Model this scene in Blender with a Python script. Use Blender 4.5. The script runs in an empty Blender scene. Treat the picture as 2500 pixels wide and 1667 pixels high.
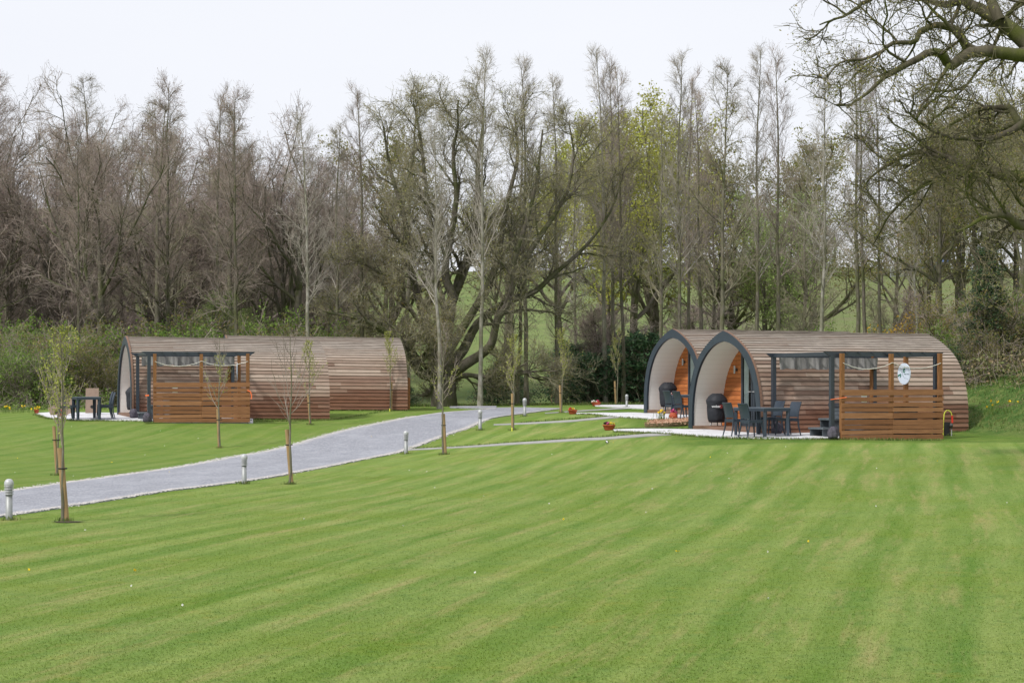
import bpy, math, random
import numpy as np
from mathutils import Vector, Matrix
scene = bpy.context.scene
COL = scene.collection
rad = math.radians
F, CX, HY, CZ = 4861.0, 1250.0, 943.0, 2.1      # lens in photo pixels, horizon row, eye height

# ------------------------------------------------------------------ naming
def tag(o, label=None, cat=None, group=None, kind=None):
    if label: o['label'] = label
    if cat: o['category'] = cat
    if group: o['group'] = group
    if kind: o['kind'] = kind
    return o
def empty(name, loc, rz=0.0, label=None, cat=None, group=None, rot=None):
    o = bpy.data.objects.new(name, None); COL.objects.link(o)
    o.empty_display_size = 0.2
    o.location = loc; o.rotation_euler = rot if rot else (0, 0, rz)
    return tag(o, label, cat, group)
def copy_tree(o, loc=None, rot=None, scale=None, label=None, group=None, parent=None):
    c = o.copy(); COL.objects.link(c)
    if parent is not None: c.parent = parent
    if loc is not None: c.location = loc
    if rot is not None: c.rotation_euler = rot
    if scale is not None: c.scale = scale
    if label: c['label'] = label
    if group: c['group'] = group
    for ch in list(KIDS.get(o.name, [])):
        d = copy_tree(ch, parent=c)
        KIDS.setdefault(c.name, []).append(d)
    return c
KIDS = {}
def link(o, parent=None):
    COL.objects.link(o)
    if parent is not None:
        o.parent = parent; KIDS.setdefault(parent.name, []).append(o)
    return o

# ------------------------------------------------------------------ meshes
class MB:
    """collects vertices/faces (numpy) and links them as ONE mesh object"""
    def __init__(s): s.V = []; s.Fq = []; s.n = 0; s.tone = []
    def add(s, V, Fc, mi=0, smooth=False, tone=0.5):
        V = np.asarray(V, float).reshape(-1, 3); Fc = np.asarray(Fc, int)
        if len(Fc) == 0: return s
        s.V.append(V); s.Fq.append((Fc + s.n, mi, smooth, tone)); s.n += len(V); return s
    def box(s, c, d, mi=0, R=None, tone=0.5):
        x, y, z = [k / 2 for k in d]
        V = np.array([[-x,-y,-z],[x,-y,-z],[x,y,-z],[-x,y,-z],[-x,-y,z],[x,-y,z],[x,y,z],[-x,y,z]])
        if R is not None: V = V @ np.array(R).T
        V = V + np.array(c)
        return s.add(V, [[0,3,2,1],[4,5,6,7],[0,1,5,4],[1,2,6,5],[2,3,7,6],[3,0,4,7]], mi, False, tone)
    def bar(s, p, q, w, h, mi=0, tone=0.5):
        p = np.array(p, float); q = np.array(q, float); d = q - p; L = np.linalg.norm(d); d /= L
        up = np.array([0, 0, 1.0]) if abs(d[2]) < .95 else np.array([1.0, 0, 0])
        a = np.cross(up, d); a /= np.linalg.norm(a); b = np.cross(d, a)
        return s.box((p + q) / 2, (L, w, h), mi, np.stack([d, a, b], 1), tone)
    def tube(s, pts, r, sides=8, mi=0, cap=True, smooth=True):
        P = np.array(pts, float)[None]; Rr = np.broadcast_to(np.array(r, float), (P.shape[1],))[None]
        V, Fc = tubes(P, Rr, sides); s.add(V, Fc, mi, smooth)
        if cap:
            n = P.shape[1]
            s.add(V[-sides:], [list(range(sides))], mi); s.add(V[:sides], [list(range(sides))[::-1]], mi)
        return s
    def lathe(s, prof, seg=20, mi=0, c=(0, 0, 0), smooth=True, rmod=None):
        a = np.linspace(0, 2 * np.pi, seg, endpoint=False); V = []
        for (r, z) in prof:
            rr = r * (rmod(a, z) if rmod else 1)
            V.append(np.stack([np.cos(a) * rr + c[0], np.sin(a) * rr + c[1], np.full(seg, z + c[2])], 1))
        V = np.concatenate(V); Fc = []
        for i in range(len(prof) - 1):
            for j in range(seg):
                k = (j + 1) % seg; Fc.append([i*seg+j, i*seg+k, (i+1)*seg+k, (i+1)*seg+j])
        return s.add(V, Fc, mi, smooth)
    def prism(s, poly, z0, z1, mi=0, M=None):
        """flat polygon in xy extruded z0..z1, optional 4x4"""
        n = len(poly); V = np.array([[x, y, z] for z in (z0, z1) for x, y in poly])
        if M is not None: V = np.array([list(M @ Vector(v)) for v in V])
        s.add(V, [list(range(n))[::-1]], mi); s.add(V, [list(range(n, 2 * n))], mi)
        s.add(V, [[i, (i + 1) % n, n + (i + 1) % n, n + i] for i in range(n)], mi)
        return s
    def build(s, name, mats, parent=None):
        me = bpy.data.meshes.new(name)
        V = np.concatenate(s.V) if s.V else np.zeros((0, 3))
        sizes = []; loops = []; mi = []; sm = []; tn = []
        for Fc, m, smo, tone in s.Fq:
            k, w = Fc.shape; loops.append(Fc.ravel()); sizes.append(np.full(k, w)); mi.append(np.full(k, m))
            sm.append(np.full(k, smo)); tn.append(np.broadcast_to(np.asarray(tone, float), (k,)))
        loops = np.concatenate(loops).astype(np.int32); sizes = np.concatenate(sizes).astype(np.int32)
        me.vertices.add(len(V)); me.vertices.foreach_set('co', V.astype(np.float32).ravel())
        me.loops.add(len(loops)); me.loops.foreach_set('vertex_index', loops)
        st = np.concatenate([[0], np.cumsum(sizes)[:-1]]).astype(np.int32)
        me.polygons.add(len(sizes)); me.polygons.foreach_set('loop_start', st); me.polygons.foreach_set('loop_total', sizes)
        me.polygons.foreach_set('material_index', np.concatenate(mi).astype(np.int32))
        me.polygons.foreach_set('use_smooth', np.concatenate(sm).astype(bool))
        at = me.attributes.new('tone', 'FLOAT', 'FACE'); at.data.foreach_set('value', np.concatenate(tn).astype(np.float32))
        me.update(calc_edges=True); me.validate(verbose=False)
        for m in (mats if isinstance(mats, (list, tuple)) else [mats]): me.materials.append(m)
        return link(bpy.data.objects.new(name, me), parent)

def norm(v): return v / np.maximum(np.linalg.norm(v, axis=-1, keepdims=True), 1e-9)
def tubes(P, R, sides):
    N, n, _ = P.shape
    T = np.gradient(P, axis=1) if n > 2 else np.repeat((P[:, 1:] - P[:, :1]), 2, axis=1)
    T = norm(T); mean = norm(P[:, -1] - P[:, 0] + 1e-6)
    ref = np.where(np.abs(mean[:, 2:3]) < .8, np.array([[0, 0, 1.0]]), np.array([[1.0, 0, 0]]))
    ref = np.repeat(ref[:, None], n, axis=1)
    U = norm(np.cross(T, ref)); W = np.cross(T, U)
    a = np.linspace(0, 2 * np.pi, sides, endpoint=False)
    V = P[:, :, None] + R[:, :, None, None] * (np.cos(a)[None, None, :, None] * U[:, :, None] + np.sin(a)[None, None, :, None] * W[:, :, None])
    V = V.reshape(-1, 3)
    i = np.arange(N)[:, None, None] * n * sides; j = np.arange(n - 1)[None, :, None] * sides; k = np.arange(sides)[None, None]
    k2 = (k + 1) % sides
    Fc = np.stack([i + j + k, i + j + k2, i + j + sides + k2, i + j + sides + k], -1).reshape(-1, 4)
    return V, Fc
def catmull(pts, n):
    P = np.array(pts, float); P = np.vstack([2 * P[0] - P[1], P, 2 * P[-1] - P[-2]]); out = []
    m = len(P) - 3
    for t in np.linspace(0, m - 1e-6, n):
        i = int(t); f = t - i; a, b, c, d = P[i:i+4]
        out.append(.5 * (2*b + (c-a)*f + (2*a-5*b+4*c-d)*f*f + (-a+3*b-3*c+d)*f**3))
    return np.array(out)

# ------------------------------------------------------------------ terrain
_ctl = [(22,1269,31.6),(596,1181,43.4),(991,1108,54.6),(1172,1050,63),(1281,1016,73.6),(1530,990,96),
 (707,1182,43),(535,1093,60),(758,1037,68),(953,1003,76),(1083,1110,56),(1253,1050,64.5),(1370,1008,76),(1346,988,86),(1502,987,93),
 (2030,1071,51.5),(1866,1070,52),(1495,1050,57),(1600,1043,57.6),(2300,1074,52.8),(1398,1011,67),(85,1010,71.5),
 (370,1029,65),(620,1029,66),(1100,994,90)]
_pts = [((px-CX)/F*D, D, CZ-(py-HY)/F*D) for px, py, D in _ctl]
_pts += [(6.75,54,.80),(5.16,57.6,.82),(12.9,56.8,.80),(11.3,60.4,.82),(6.13,64.1,1.14),(4.54,67.7,1.17),(12.3,66.9,1.1),(10.8,70.5,1.15),
 (-12.91,67.7,1.0),(-14.1,71.4,1.02),(-6.4,69.8,.93),(-7.6,73.5,1.05),(-10.7,75.4,1.2),(-4.0,77,1.15),(-11.6,79.2,1.25),(-4.9,80.7,1.22),
 (-5,8,-.02),(5,8,.02),(0,14,0),(-5,20,0),(6,20,.08),(9,31,.24),(0,31,.05),(4,43,.3),(11,43,.5),(-14,31,0),(-15,43,.1),(-18,55,.35),(-20,70,1.0),
 (14,20,.15),(17,35,.4),(18,50,.75),(-14,14,0),(14,10,.1),(-10,96,1.2),(0,98,1.2),(12,96,1.25),(-22,90,1.2),(22,90,1.3),(20,66,1.0),(-25,30,0),(-14,0,0),(14,0,.05),(0,0,0)]
_pts = np.array(_pts)
def _phi(d2): return .5 * d2 * np.log(d2 + 1e-6)
def _fit():
    X = _pts[:, :2]; n = len(X)
    K = _phi(((X[:, None] - X[None]) ** 2).sum(-1)) + np.eye(n) * 12.0
    Pm = np.hstack([np.ones((n, 1)), X]); A = np.block([[K, Pm], [Pm.T, np.zeros((3, 3))]])
    return np.linalg.solve(A, np.concatenate([_pts[:, 2], np.zeros(3)]))
_w = _fit()
def sst(a, b, x):
    t = np.clip((x - a) / (b - a), 0, 1); return t * t * (3 - 2 * t)
def bd(x, y):
    x0 = 12.9 - .36 * (np.clip(y, 0, 61) - 54) + .07 * np.maximum(0, y - 61)
    return (x - x0) * .94 - .75
def BANK(x, y):
    d = bd(x, y); b = .56 * np.where(d > 0, d * d / (np.abs(d) + .6), 0)
    return 6.8 * (1 - np.exp(-b / 6.8)) * sst(47, 53, y) * (1 - sst(95, 115, y))
def H(x, y):
    x = np.asarray(x, float); y = np.asarray(y, float); x, y = np.broadcast_arrays(x, y); shp = x.shape
    xx = np.clip(x, -26, 24).ravel(); yy = np.clip(y, 0, 97).ravel()
    z = _w[-3] + _w[-2] * xx + _w[-1] * yy
    for i in range(len(_pts)): z = z + _w[i] * _phi((xx - _pts[i, 0]) ** 2 + (yy - _pts[i, 1]) ** 2)
    z = z.reshape(shp)
    near = sst(-60, -5, y); z = z * near
    z = np.where(y > 70, np.minimum(z, 1.32), z)
    fld = .4 + .128 * np.maximum(0, y - 112) * (1 - .0) 
    fld = np.where(y > 232, .4 + .128 * 120 + .03 * (y - 232), fld)
    fld = np.minimum(fld, 26)
    fld = fld + 7.0 * sst(-8, -40, x) * sst(108, 150, y) + .3 * np.sin(x * .09 + y * .05) * sst(110, 130, y)
    t = sst(96, 110, y)
    z = z * (1 - t) + fld * t
    bank = BANK(x, y)
    bump = .06 * np.sin(x * 2.1 + y) * np.sin(y * 1.7 - x) * sst(.3, 1.5, bank)
    return z + np.maximum(bank, 0) + bump
def Hs(x, y): return float(H(x, y))
def ray(px, py, D0=9.0, D1=130.0):
    D = np.arange(D0, D1, .05); x = (px - CX) / F * D; z = CZ - (py - HY) / F * D
    h = H(x, D); k = np.argmax(z <= h)
    if not (z <= h).any(): k = np.argmin(z - h)
    return np.array([x[k], D[k], h[k]])
def at(px, py, D):
    return np.array([(px - CX) / F * D, D, CZ - (py - HY) / F * D])

# ------------------------------------------------------------------ materials
class NT:
    def __init__(s, name):
        s.m = bpy.data.materials.new(name); s.m.use_nodes = True; s.t = s.m.node_tree; s.b = s.t.nodes['Principled BSDF']
        s.out = s.t.nodes['Material Output']
    def n(s, typ, **kw):
        nd = s.t.nodes.new(typ)
        for k, v in kw.items(): setattr(nd, k, v)
        return nd
    def set(s, sock, v):
        if hasattr(v, 'is_output') or isinstance(v, bpy.types.NodeSocket): s.t.links.new(v, sock)
        else:
            if isinstance(v, (tuple, list)) and len(v) == 3 and sock.type == 'RGBA': v = (*v, 1)
            sock.default_value = v
    def co(s, kind='Object'): return s.n('ShaderNodeTexCoord').outputs[kind]
    def map(s, vec, scale=(1,1,1), rot=(0,0,0), loc=(0,0,0)):
        m = s.n('ShaderNodeMapping'); s.set(m.inputs['Vector'], vec)
        m.inputs['Scale'].default_value = scale; m.inputs['Rotation'].default_value = rot; m.inputs['Location'].default_value = loc
        return m.outputs[0]
    def noise(s, vec, scale, detail=3, rough=.55, dist=0.0, out='Fac'):
        n = s.n('ShaderNodeTexNoise'); s.set(n.inputs['Vector'], vec); n.inputs['Scale'].default_value = scale
        n.inputs['Detail'].default_value = detail; n.inputs['Roughness'].default_value = rough; n.inputs['Distortion'].default_value = dist
        return n.outputs[out]
    def voro(s, vec, scale, out='Distance'):
        n = s.n('ShaderNodeTexVoronoi'); s.set(n.inputs['Vector'], vec); n.inputs['Scale'].default_value = scale
        return n.outputs[out]
    def math(s, op, a, b=0.0, c=None):
        n = s.n('ShaderNodeMath', operation=op); s.set(n.inputs[0], a); s.set(n.inputs[1], b)
        if c is not None: s.set(n.inputs[2], c)
        return n.outputs[0]
    def ramp(s, f, lo, hi):
        n = s.n('ShaderNodeMapRange'); s.set(n.inputs[0], f); n.inputs[1].default_value = lo; n.inputs[2].default_value = hi
        return n.outputs[0]
    def mix(s, f, a, b, mode='MIX'):
        n = s.n('ShaderNodeMix', data_type='RGBA', blend_type=mode); s.set(n.inputs[0], f); s.set(n.inputs[6], a); s.set(n.inputs[7], b)
        return n.outputs[2]
    def attr(s, name, out='Fac'):
        n = s.n('ShaderNodeAttribute', attribute_name=name); return n.outputs[out]
    def bump(s, h, strength=.5, dist=.02):
        n = s.n('ShaderNodeBump'); n.inputs['Strength'].default_value = strength; n.inputs['Distance'].default_value = dist
        s.set(n.inputs['Height'], h); s.t.links.new(n.outputs[0], s.b.inputs['Normal'])
    def done(s, col=None, rough=.8, metal=0.0, spec=.3):
        if col is not None: s.set(s.b.inputs['Base Color'], col)
        s.set(s.b.inputs['Roughness'], rough); s.b.inputs['Metallic'].default_value = metal
        s.b.inputs['Specular IOR Level'].default_value = spec
        return s.m
def plain(name, c, rough=.7, metal=0.0, var=.25, scale=6.0, spec=.3):
    k = NT(name); f = k.noise(k.co(), scale, 4)
    d = tuple(v * (1 - var) for v in c); l = tuple(min(1, v * (1 + var)) for v in c)
    return k.done(k.mix(k.ramp(f, .3, .7), d, l), rough, metal, spec)
def leafmat(name, c1, c2, c3=None, scale=.9, trans=.35):
    """leaf colour varies from clump to clump and leaf to leaf"""
    k = NT(name); co = k.co(); f = k.ramp(k.noise(co, scale, 3), .35, .65); t = k.attr('tone')
    c = k.mix(f, c1, c2)
    if c3: c = k.mix(k.ramp(t, .55, 1.0), c, c3)
    c = k.mix(k.ramp(t, 0, 1), k.mix(1.0, c, (.72, .72, .72), 'MULTIPLY'), k.mix(1.0, c, (1.25, 1.25, 1.25), 'MULTIPLY'))
    k.done(c, .6, 0, .25)
    tr = k.n('ShaderNodeBsdfTranslucent'); k.set(tr.inputs[0], c)
    mx = k.n('ShaderNodeMixShader'); mx.inputs[0].default_value = trans
    k.t.links.new(k.b.outputs[0], mx.inputs[1]); k.t.links.new(tr.outputs[0], mx.inputs[2]); k.t.links.new(mx.outputs[0], k.out.inputs[0])
    return k.m
M = {}
def bark(name, c1, c2, moss=None, sc=3.0):
    k = NT(name); co = k.map(k.co(), (1, 1, .35)); f = k.ramp(k.noise(co, sc * 3, 5, .65), .3, .7)
    c = k.mix(f, c1, c2)
    if moss: c = k.mix(k.math('MULTIPLY', k.ramp(k.noise(k.co(), sc * .5, 3), .42, .62), .85), c, moss)
    k.bump(k.noise(co, sc * 8, 4), .6, .03)
    return k.done(c, .9, 0, .15)
M['bark_dark'] = bark('bark_dark', (.075,.065,.052), (.20,.178,.145), (.085,.097,.034))
M['bark_grey'] = bark('bark_grey', (.10,.088,.068), (.26,.235,.19), (.12,.13,.055))
M['bark_pale'] = bark('bark_pale', (.16,.145,.12), (.46,.44,.39), (.15,.15,.08), 2.2)
M['bark_oak'] = bark('bark_oak', (.042,.036,.026), (.13,.115,.080), (.085,.098,.022), 2.0)
M['twig_brown'] = plain('twig_brown', (.295,.245,.212), .9, var=.35, scale=.5)
M['twig_olive'] = plain('twig_olive', (.26,.24,.165), .9, var=.35, scale=.5)
M['twig_grey'] = plain('twig_grey', (.34,.31,.27), .9, var=.3, scale=.5)
M['twig_oak'] = plain('twig_oak', (.135,.120,.075), .9, var=.35, scale=.5)
M['bud_purple'] = leafmat('bud_purple', (.25,.155,.155), (.32,.21,.195), (.26,.21,.12), .35, .25)
M['bud_olive'] = leafmat('bud_olive', (.22,.21,.065), (.27,.19,.08), (.34,.37,.08), .5, .35)
M['leaf_yellow'] = leafmat('leaf_yellow', (.36,.38,.065), (.46,.44,.10), (.50,.55,.12), .4, .45)
M['leaf_sapling'] = leafmat('leaf_sapling', (.30,.36,.04), (.42,.45,.09), (.50,.50,.16), 3.0, .4)
M['leaf_green'] = leafmat('leaf_green', (.13,.22,.045), (.21,.32,.07), (.29,.40,.09), .5, .5)
M['leaf_olive'] = leafmat('leaf_olive', (.19,.205,.055), (.27,.28,.075), (.30,.215,.105), .45, .45)
M['leaf_willow'] = leafmat('leaf_willow', (.24,.34,.10), (.33,.44,.13), (.40,.50,.17), .5, .45)
M['leaf_dark'] = leafmat('leaf_dark', (.026,.055,.026), (.045,.09,.038), (.075,.13,.05), .8, .1)
M['leaf_conifer'] = leafmat('leaf_conifer', (.04,.09,.045), (.07,.14,.065), (.10,.19,.08), .9, .1)
M['gorse'] = leafmat('gorse', (.55,.33,.02), (.68,.42,.03), (.10,.13,.03), 1.2, .2)
M['bramble'] = leafmat('bramble', (.18,.17,.075), (.155,.215,.06), (.26,.19,.11), .8, .2)

# ground: mown lawn, woodland floor, pasture
def lawn_colour(k, co):
    """mower passes run away from the viewer and bend left close by; straw and moss streaks follow them"""
    sep = k.n('ShaderNodeSeparateXYZ'); k.set(sep.inputs[0], co); X, Y = sep.outputs[0], sep.outputs[1]
    wob = k.math('MULTIPLY', k.math('SUBTRACT', k.noise(co, .07, 1), .5), .7)
    u = k.math('SUBTRACT', X, k.math('MULTIPLY', Y, .205))
    u = k.math('ADD', u, k.math('MULTIPLY', k.math('POWER', k.math('MAXIMUM', k.math('SUBTRACT', 42.0, Y), 0.0), 2.0), +.0007))
    u = k.math('ADD', u, wob)
    cmb = k.n('ShaderNodeCombineXYZ'); k.set(cmb.inputs[0], u); k.set(cmb.inputs[1], Y); uv = cmb.outputs[0]
    s1 = k.ramp(k.math('SINE', k.math('MULTIPLY', u, 2 * math.pi / .92)), -.5, .5)
    s2 = k.ramp(k.math('SINE', k.math('ADD', k.math('MULTIPLY', u, 2 * math.pi / .53), 1.1)), -1, 1)
    amp = k.ramp(k.noise(k.map(uv, (.5, .07, 1)), 1.0, 3), .3, .65)
    stripe = k.math('ADD', k.math('MULTIPLY', s1, .75), k.math('MULTIPLY', s2, .25))
    stripe = k.math('ADD', k.math('MULTIPLY', k.math('MULTIPLY', k.math('SUBTRACT', stripe, .5), amp), 1.0), .5)
    strk = k.noise(k.map(uv, (2.6, .16, 1)), 1.0, 6, .68); strk2 = k.noise(k.map(uv, (2.6, .22, 1), (0, 0, 0), (9, 4, 0)), 1.0, 6, .72)
    pat = k.noise(co, .42, 5, .62); mid = k.noise(co, 3.4, 5, .75); fine = k.noise(co, 26, 4, .8); vf = k.noise(co, 90, 2, .8)
    g = k.mix(k.ramp(k.math('ADD', k.math('MULTIPLY', stripe, .40), k.math('MULTIPLY', strk, .95)), .42, .98), (.126,.236,.036), (.292,.365,.108))
    g = k.mix(k.math('MULTIPLY', k.ramp(pat, .42, .66), .45), g, (.185,.262,.026))
    g = k.mix(k.math('MULTIPLY', k.ramp(strk2, .51, .74), .85), g, (.40,.355,.155))
    g = k.mix(k.math('MULTIPLY', k.ramp(mid, .52, .72), .5), g, (.080,.185,.045))
    g = k.mix(k.math('MULTIPLY', k.ramp(k.noise(k.map(co, (1, 1, 1), (0, 0, 0), (3, 8, 1)), 2.2, 5, .75), .58, .72), .5), g, (.30,.29,.06))
    return k.mix(1.0, g, k.mix(k.ramp(k.math('ADD', k.math('MULTIPLY', fine, .5), k.math('MULTIPLY', vf, .5)), .36, .64), (.60,.62,.52), (1.40,1.36,1.4)), 'MULTIPLY'), fine, vf
k = NT('ground'); co = k.co(); g, fine, vf = lawn_colour(k, co)
# beyond the mower's last pass the turf keeps no stripes
g2 = k.mix(k.ramp(k.noise(co, 1.2, 6, .7), .35, .65), (.085,.175,.026), (.165,.245,.045))
g2 = k.mix(k.math('MULTIPLY', k.ramp(k.noise(co, .5, 5, .7), .5, .7), .4), g2, (.27,.27,.09))
g2 = k.mix(1.0, g2, k.mix(k.ramp(k.noise(co, 22, 4, .8), .34, .66), (.62,.64,.55), (1.35,1.32,1.35)), 'MULTIPLY')
g = k.mix(k.attr('striped'), g2, g)
wood = k.mix(k.ramp(k.noise(co, .7, 5, .7), .38, .62), (.16,.14,.08), (.12,.165,.05))
wood = k.mix(1.0, wood, k.mix(k.ramp(k.noise(co, 9, 4, .8), .3, .7), (.55,.55,.55), (1.4,1.4,1.4)), 'MULTIPLY')
fieldc = k.mix(k.ramp(k.noise(co, .16, 5, .65), .38, .62), (.135,.195,.060), (.195,.235,.085))
fieldc = k.mix(k.math('MULTIPLY', k.ramp(k.noise(co, 1.1, 4, .7), .5, .75), .5), fieldc, (.19,.20,.08))
bankc = k.mix(k.ramp(k.noise(co, 1.6, 5, .7), .46, .58), (.062,.125,.028), (.125,.175,.050))
bankc = k.mix(k.ramp(k.noise(k.map(co, (1,1,1), (0,0,0), (5,1,2)), 1.1, 5, .75), .56, .66), bankc, (.13,.10,.065))
bankc = k.mix(1.0, bankc, k.mix(k.ramp(k.noise(co, 14, 4, .8), .3, .7), (.55,.55,.5), (1.45,1.45,1.4)), 'MULTIPLY')
c = k.mix(k.attr('pasture'), g, fieldc); c = k.mix(k.attr('rough'), c, bankc); c = k.mix(k.attr('litter'), c, wood)
k.bump(k.math('ADD', fine, k.math('MULTIPLY', vf, .6)), .9, .03)
M['ground'] = k.done(c, .9, 0, .12)

k = NT('gravel'); co = k.co(); e = k.attr('edge')
v = k.voro(co, 34, 'Color'); hs = k.n('ShaderNodeRGBToBW'); k.set(hs.inputs[0], v)
g = k.mix(hs.outputs[0], (.15,.155,.175), (.46,.47,.52))
g = k.mix(k.math('MULTIPLY', k.ramp(k.noise(k.map(co, (1.3, .5, 1), (0, 0, rad(-30))), .8, 4, .6), .45, .65), .5), g, (.42,.43,.475))
rut = k.ramp(k.noise(co, 3, 5, .75), .35, .7); g = k.mix(k.math('MULTIPLY', rut, .45), g, (.20,.21,.24))
ee = k.math('MULTIPLY', e, k.ramp(k.noise(co, 7, 3, .8), .3, .6)); g = k.mix(ee, g, (.58,.54,.50))
k.bump(k.voro(co, 34), .6, .02); M['gravel'] = k.done(g, .9, 0, .2)
M['path'] = plain('path_grey', (.33,.325,.315), .9, var=.15, scale=4)
k = NT('patio_slab'); co = k.co(); br = k.n('ShaderNodeTexBrick'); k.set(br.inputs['Vector'], co)
br.inputs['Scale'].default_value = 1.0; br.inputs['Brick Width'].default_value = .9; br.inputs['Row Height'].default_value = .6; br.inputs['Mortar Size'].default_value = .008
br.inputs['Color1'].default_value = (.60,.60,.63,1); br.inputs['Color2'].default_value = (.68,.68,.71,1); br.inputs['Mortar'].default_value = (.40,.40,.40,1)
M['patio'] = k.done(k.mix(k.math('MULTIPLY', k.ramp(k.noise(co, 2.5, 4), .45, .75), .3), br.outputs['Color'], (.50,.50,.50)), .8, 0, .3)

def woodmat(name, lo, hi, hue, grain=18, rough=.75, zramp=None, ax=(.35, 5, 5)):
    k = NT(name); co = k.co(); t = k.attr('tone')
    gr = k.noise(k.map(co, ax), grain * .35, 5, .7)
    c = k.mix(k.ramp(t, 0, 1), lo, hi); c = k.mix(k.math('MULTIPLY', k.ramp(k.noise(k.map(co, (.5, 1.5, 1.5)), 1.3, 4), .4, .7), .6), c, hue)
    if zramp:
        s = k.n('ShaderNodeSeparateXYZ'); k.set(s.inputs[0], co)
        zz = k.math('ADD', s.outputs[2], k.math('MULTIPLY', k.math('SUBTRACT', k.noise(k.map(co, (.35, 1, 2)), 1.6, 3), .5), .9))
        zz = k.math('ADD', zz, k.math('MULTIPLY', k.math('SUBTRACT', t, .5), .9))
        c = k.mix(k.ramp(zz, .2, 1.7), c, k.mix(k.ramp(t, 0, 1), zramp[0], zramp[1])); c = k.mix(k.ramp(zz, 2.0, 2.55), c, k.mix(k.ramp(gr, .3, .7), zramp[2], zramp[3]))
    c = k.mix(1.0, c, k.mix(k.ramp(gr, .28, .72), (.68,.66,.64), (1.28,1.27,1.26)), 'MULTIPLY')
    k.bump(gr, .25, .004); return k.done(c, rough, 0, .3)
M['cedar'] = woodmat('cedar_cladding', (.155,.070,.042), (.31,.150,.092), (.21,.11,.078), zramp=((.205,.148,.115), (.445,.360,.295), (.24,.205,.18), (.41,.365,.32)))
M['cedar_fresh'] = woodmat('cedar_fresh', (.36,.115,.035), (.55,.20,.065), (.42,.13,.04), ax=(5, .35, 5))
M['fence_wood'] = woodmat('fence_wood', (.210,.092,.040), (.36,.178,.086), (.27,.125,.058))
M['deck_wood'] = woodmat('deck_wood', (.16,.095,.065), (.24,.15,.105), (.19,.11,.08), ax=(5, .35, 5))
M['post_wood'] = woodmat('post_wood', (.22,.10,.038), (.29,.14,.055), (.19,.085,.034), ax=(5, 5, .5))
M['stake_wood'] = woodmat('stake_wood', (.30,.20,.095), (.40,.27,.14), (.26,.19,.10), ax=(5, 5, .5))
M['tan_board'] = plain('tan_board', (.30,.22,.17), .7, var=.1)
M['membrane'] = plain('membrane', (.025,.020,.018), .9)
M['slate'] = plain('slate_paint', (.031,.046,.063), .45, var=.12, spec=.45)
M['slate_metal'] = plain('slate_metal', (.035,.045,.060), .4, var=.12, spec=.5)
M['resin'] = plain('resin_slate', (.031,.045,.066), .5, var=.12, scale=3, spec=.45)
M['resin_top'] = plain('resin_top', (.11,.135,.17), .35, var=.1, scale=3, spec=.5)
k = NT('porch_lining'); co = k.co(); s = k.n('ShaderNodeSeparateXYZ'); k.set(s.inputs[0], co)
line = k.math('GREATER_THAN', k.math('FRACT', k.math('MULTIPLY', s.outputs[2], 7.2)), .94)
M['lining'] = k.done(k.mix(k.math('MULTIPLY', line, .35), (.83,.82,.80), (.55,.54,.52)), .6, 0, .3)
M['white'] = plain('white_paint', (.78,.79,.82), .5, var=.04)
M['steel'] = plain('brushed_steel', (.34,.35,.35), .5, .35, var=.08, scale=20)
M['steel_dark'] = plain('steel_dark', (.10,.10,.105), .5, .4)
M['steel_cap'] = plain('steel_cap', (.46,.47,.48), .45, .2, var=.05)
k = NT('fabric_cover'); k.bump(k.noise(k.co(), 9, 3), .5, .03); M['cover'] = k.done(k.mix(k.ramp(k.noise(k.co(), 4, 4), .3, .7), (.012,.014,.020), (.028,.030,.038)), .65, 0, .35)
k = NT('canopy_fabric'); M['canopy'] = k.done(k.mix(k.ramp(k.noise(k.map(k.co(), (4, 4, .5)), 2.2, 4), .35, .65), (.17,.165,.165), (.30,.29,.285)), .85, 0, .2)
M['rope'] = plain('rope_white', (.72,.70,.64), .8, var=.1)
M['terracotta'] = plain('terracotta', (.42,.09,.04), .7, var=.2)
M['black_rubber'] = plain('black_rubber', (.02,.02,.022), .6)
M['bag'] = plain('weight_bag', (.085,.078,.10), .85, var=.4, scale=14)
M['orange'] = plain('orange_strap', (.85,.18,.06), .6, var=.1)
M['red'] = plain('red_plastic', (.75,.05,.03), .5, var=.1)
M['yellow'] = plain('yellow_plastic', (.72,.74,.10), .5, var=.1)
M['green_ink'] = plain('green_ink', (.015,.16,.10), .5, var=.1)
M['grey_ink'] = plain('grey_ink', (.14,.20,.24), .6, var=.1)
M['sign_face'] = plain('sign_face', (.66,.74,.86), .4, var=.03)
M['tub'] = plain('tub_cabinet', (.085,.100,.115), .6, var=.2)
M['tub_lid'] = plain('tub_lid', (.050,.055,.065), .55, var=.15)
M['step'] = plain('step_plastic', (.11,.13,.145), .55, var=.2)
M['patch_brown'] = plain('patch_brown', (.085,.07,.045), .95, var=.3)
M['chips'] = plain('wood_chips', (.42,.26,.17), .9, var=.45, scale=22)
M['log'] = woodmat('log_edging', (.13,.10,.055), (.24,.19,.11), (.17,.14,.08), ax=(5, 5, .6))
for nm, cc in (('petal_yellow', (.85,.62,.03)), ('petal_red', (.50,.02,.03)), ('petal_plum', (.09,.025,.045)), ('petal_pink', (.62,.10,.26)), ('petal_white', (.82,.82,.78)), ('petal_orange', (.85,.30,.03))):
    M[nm] = plain(nm, cc, .6, var=.15)
M['curtain'] = plain('curtain', (.80,.84,.84), .8, var=.1)
k = NT('glass'); gl = k.n('ShaderNodeBsdfGlossy'); gl.inputs['Roughness'].default_value = .02; tr = k.n('ShaderNodeBsdfTransparent'); tr.inputs[0].default_value = (.78,.82,.82,1)
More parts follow.
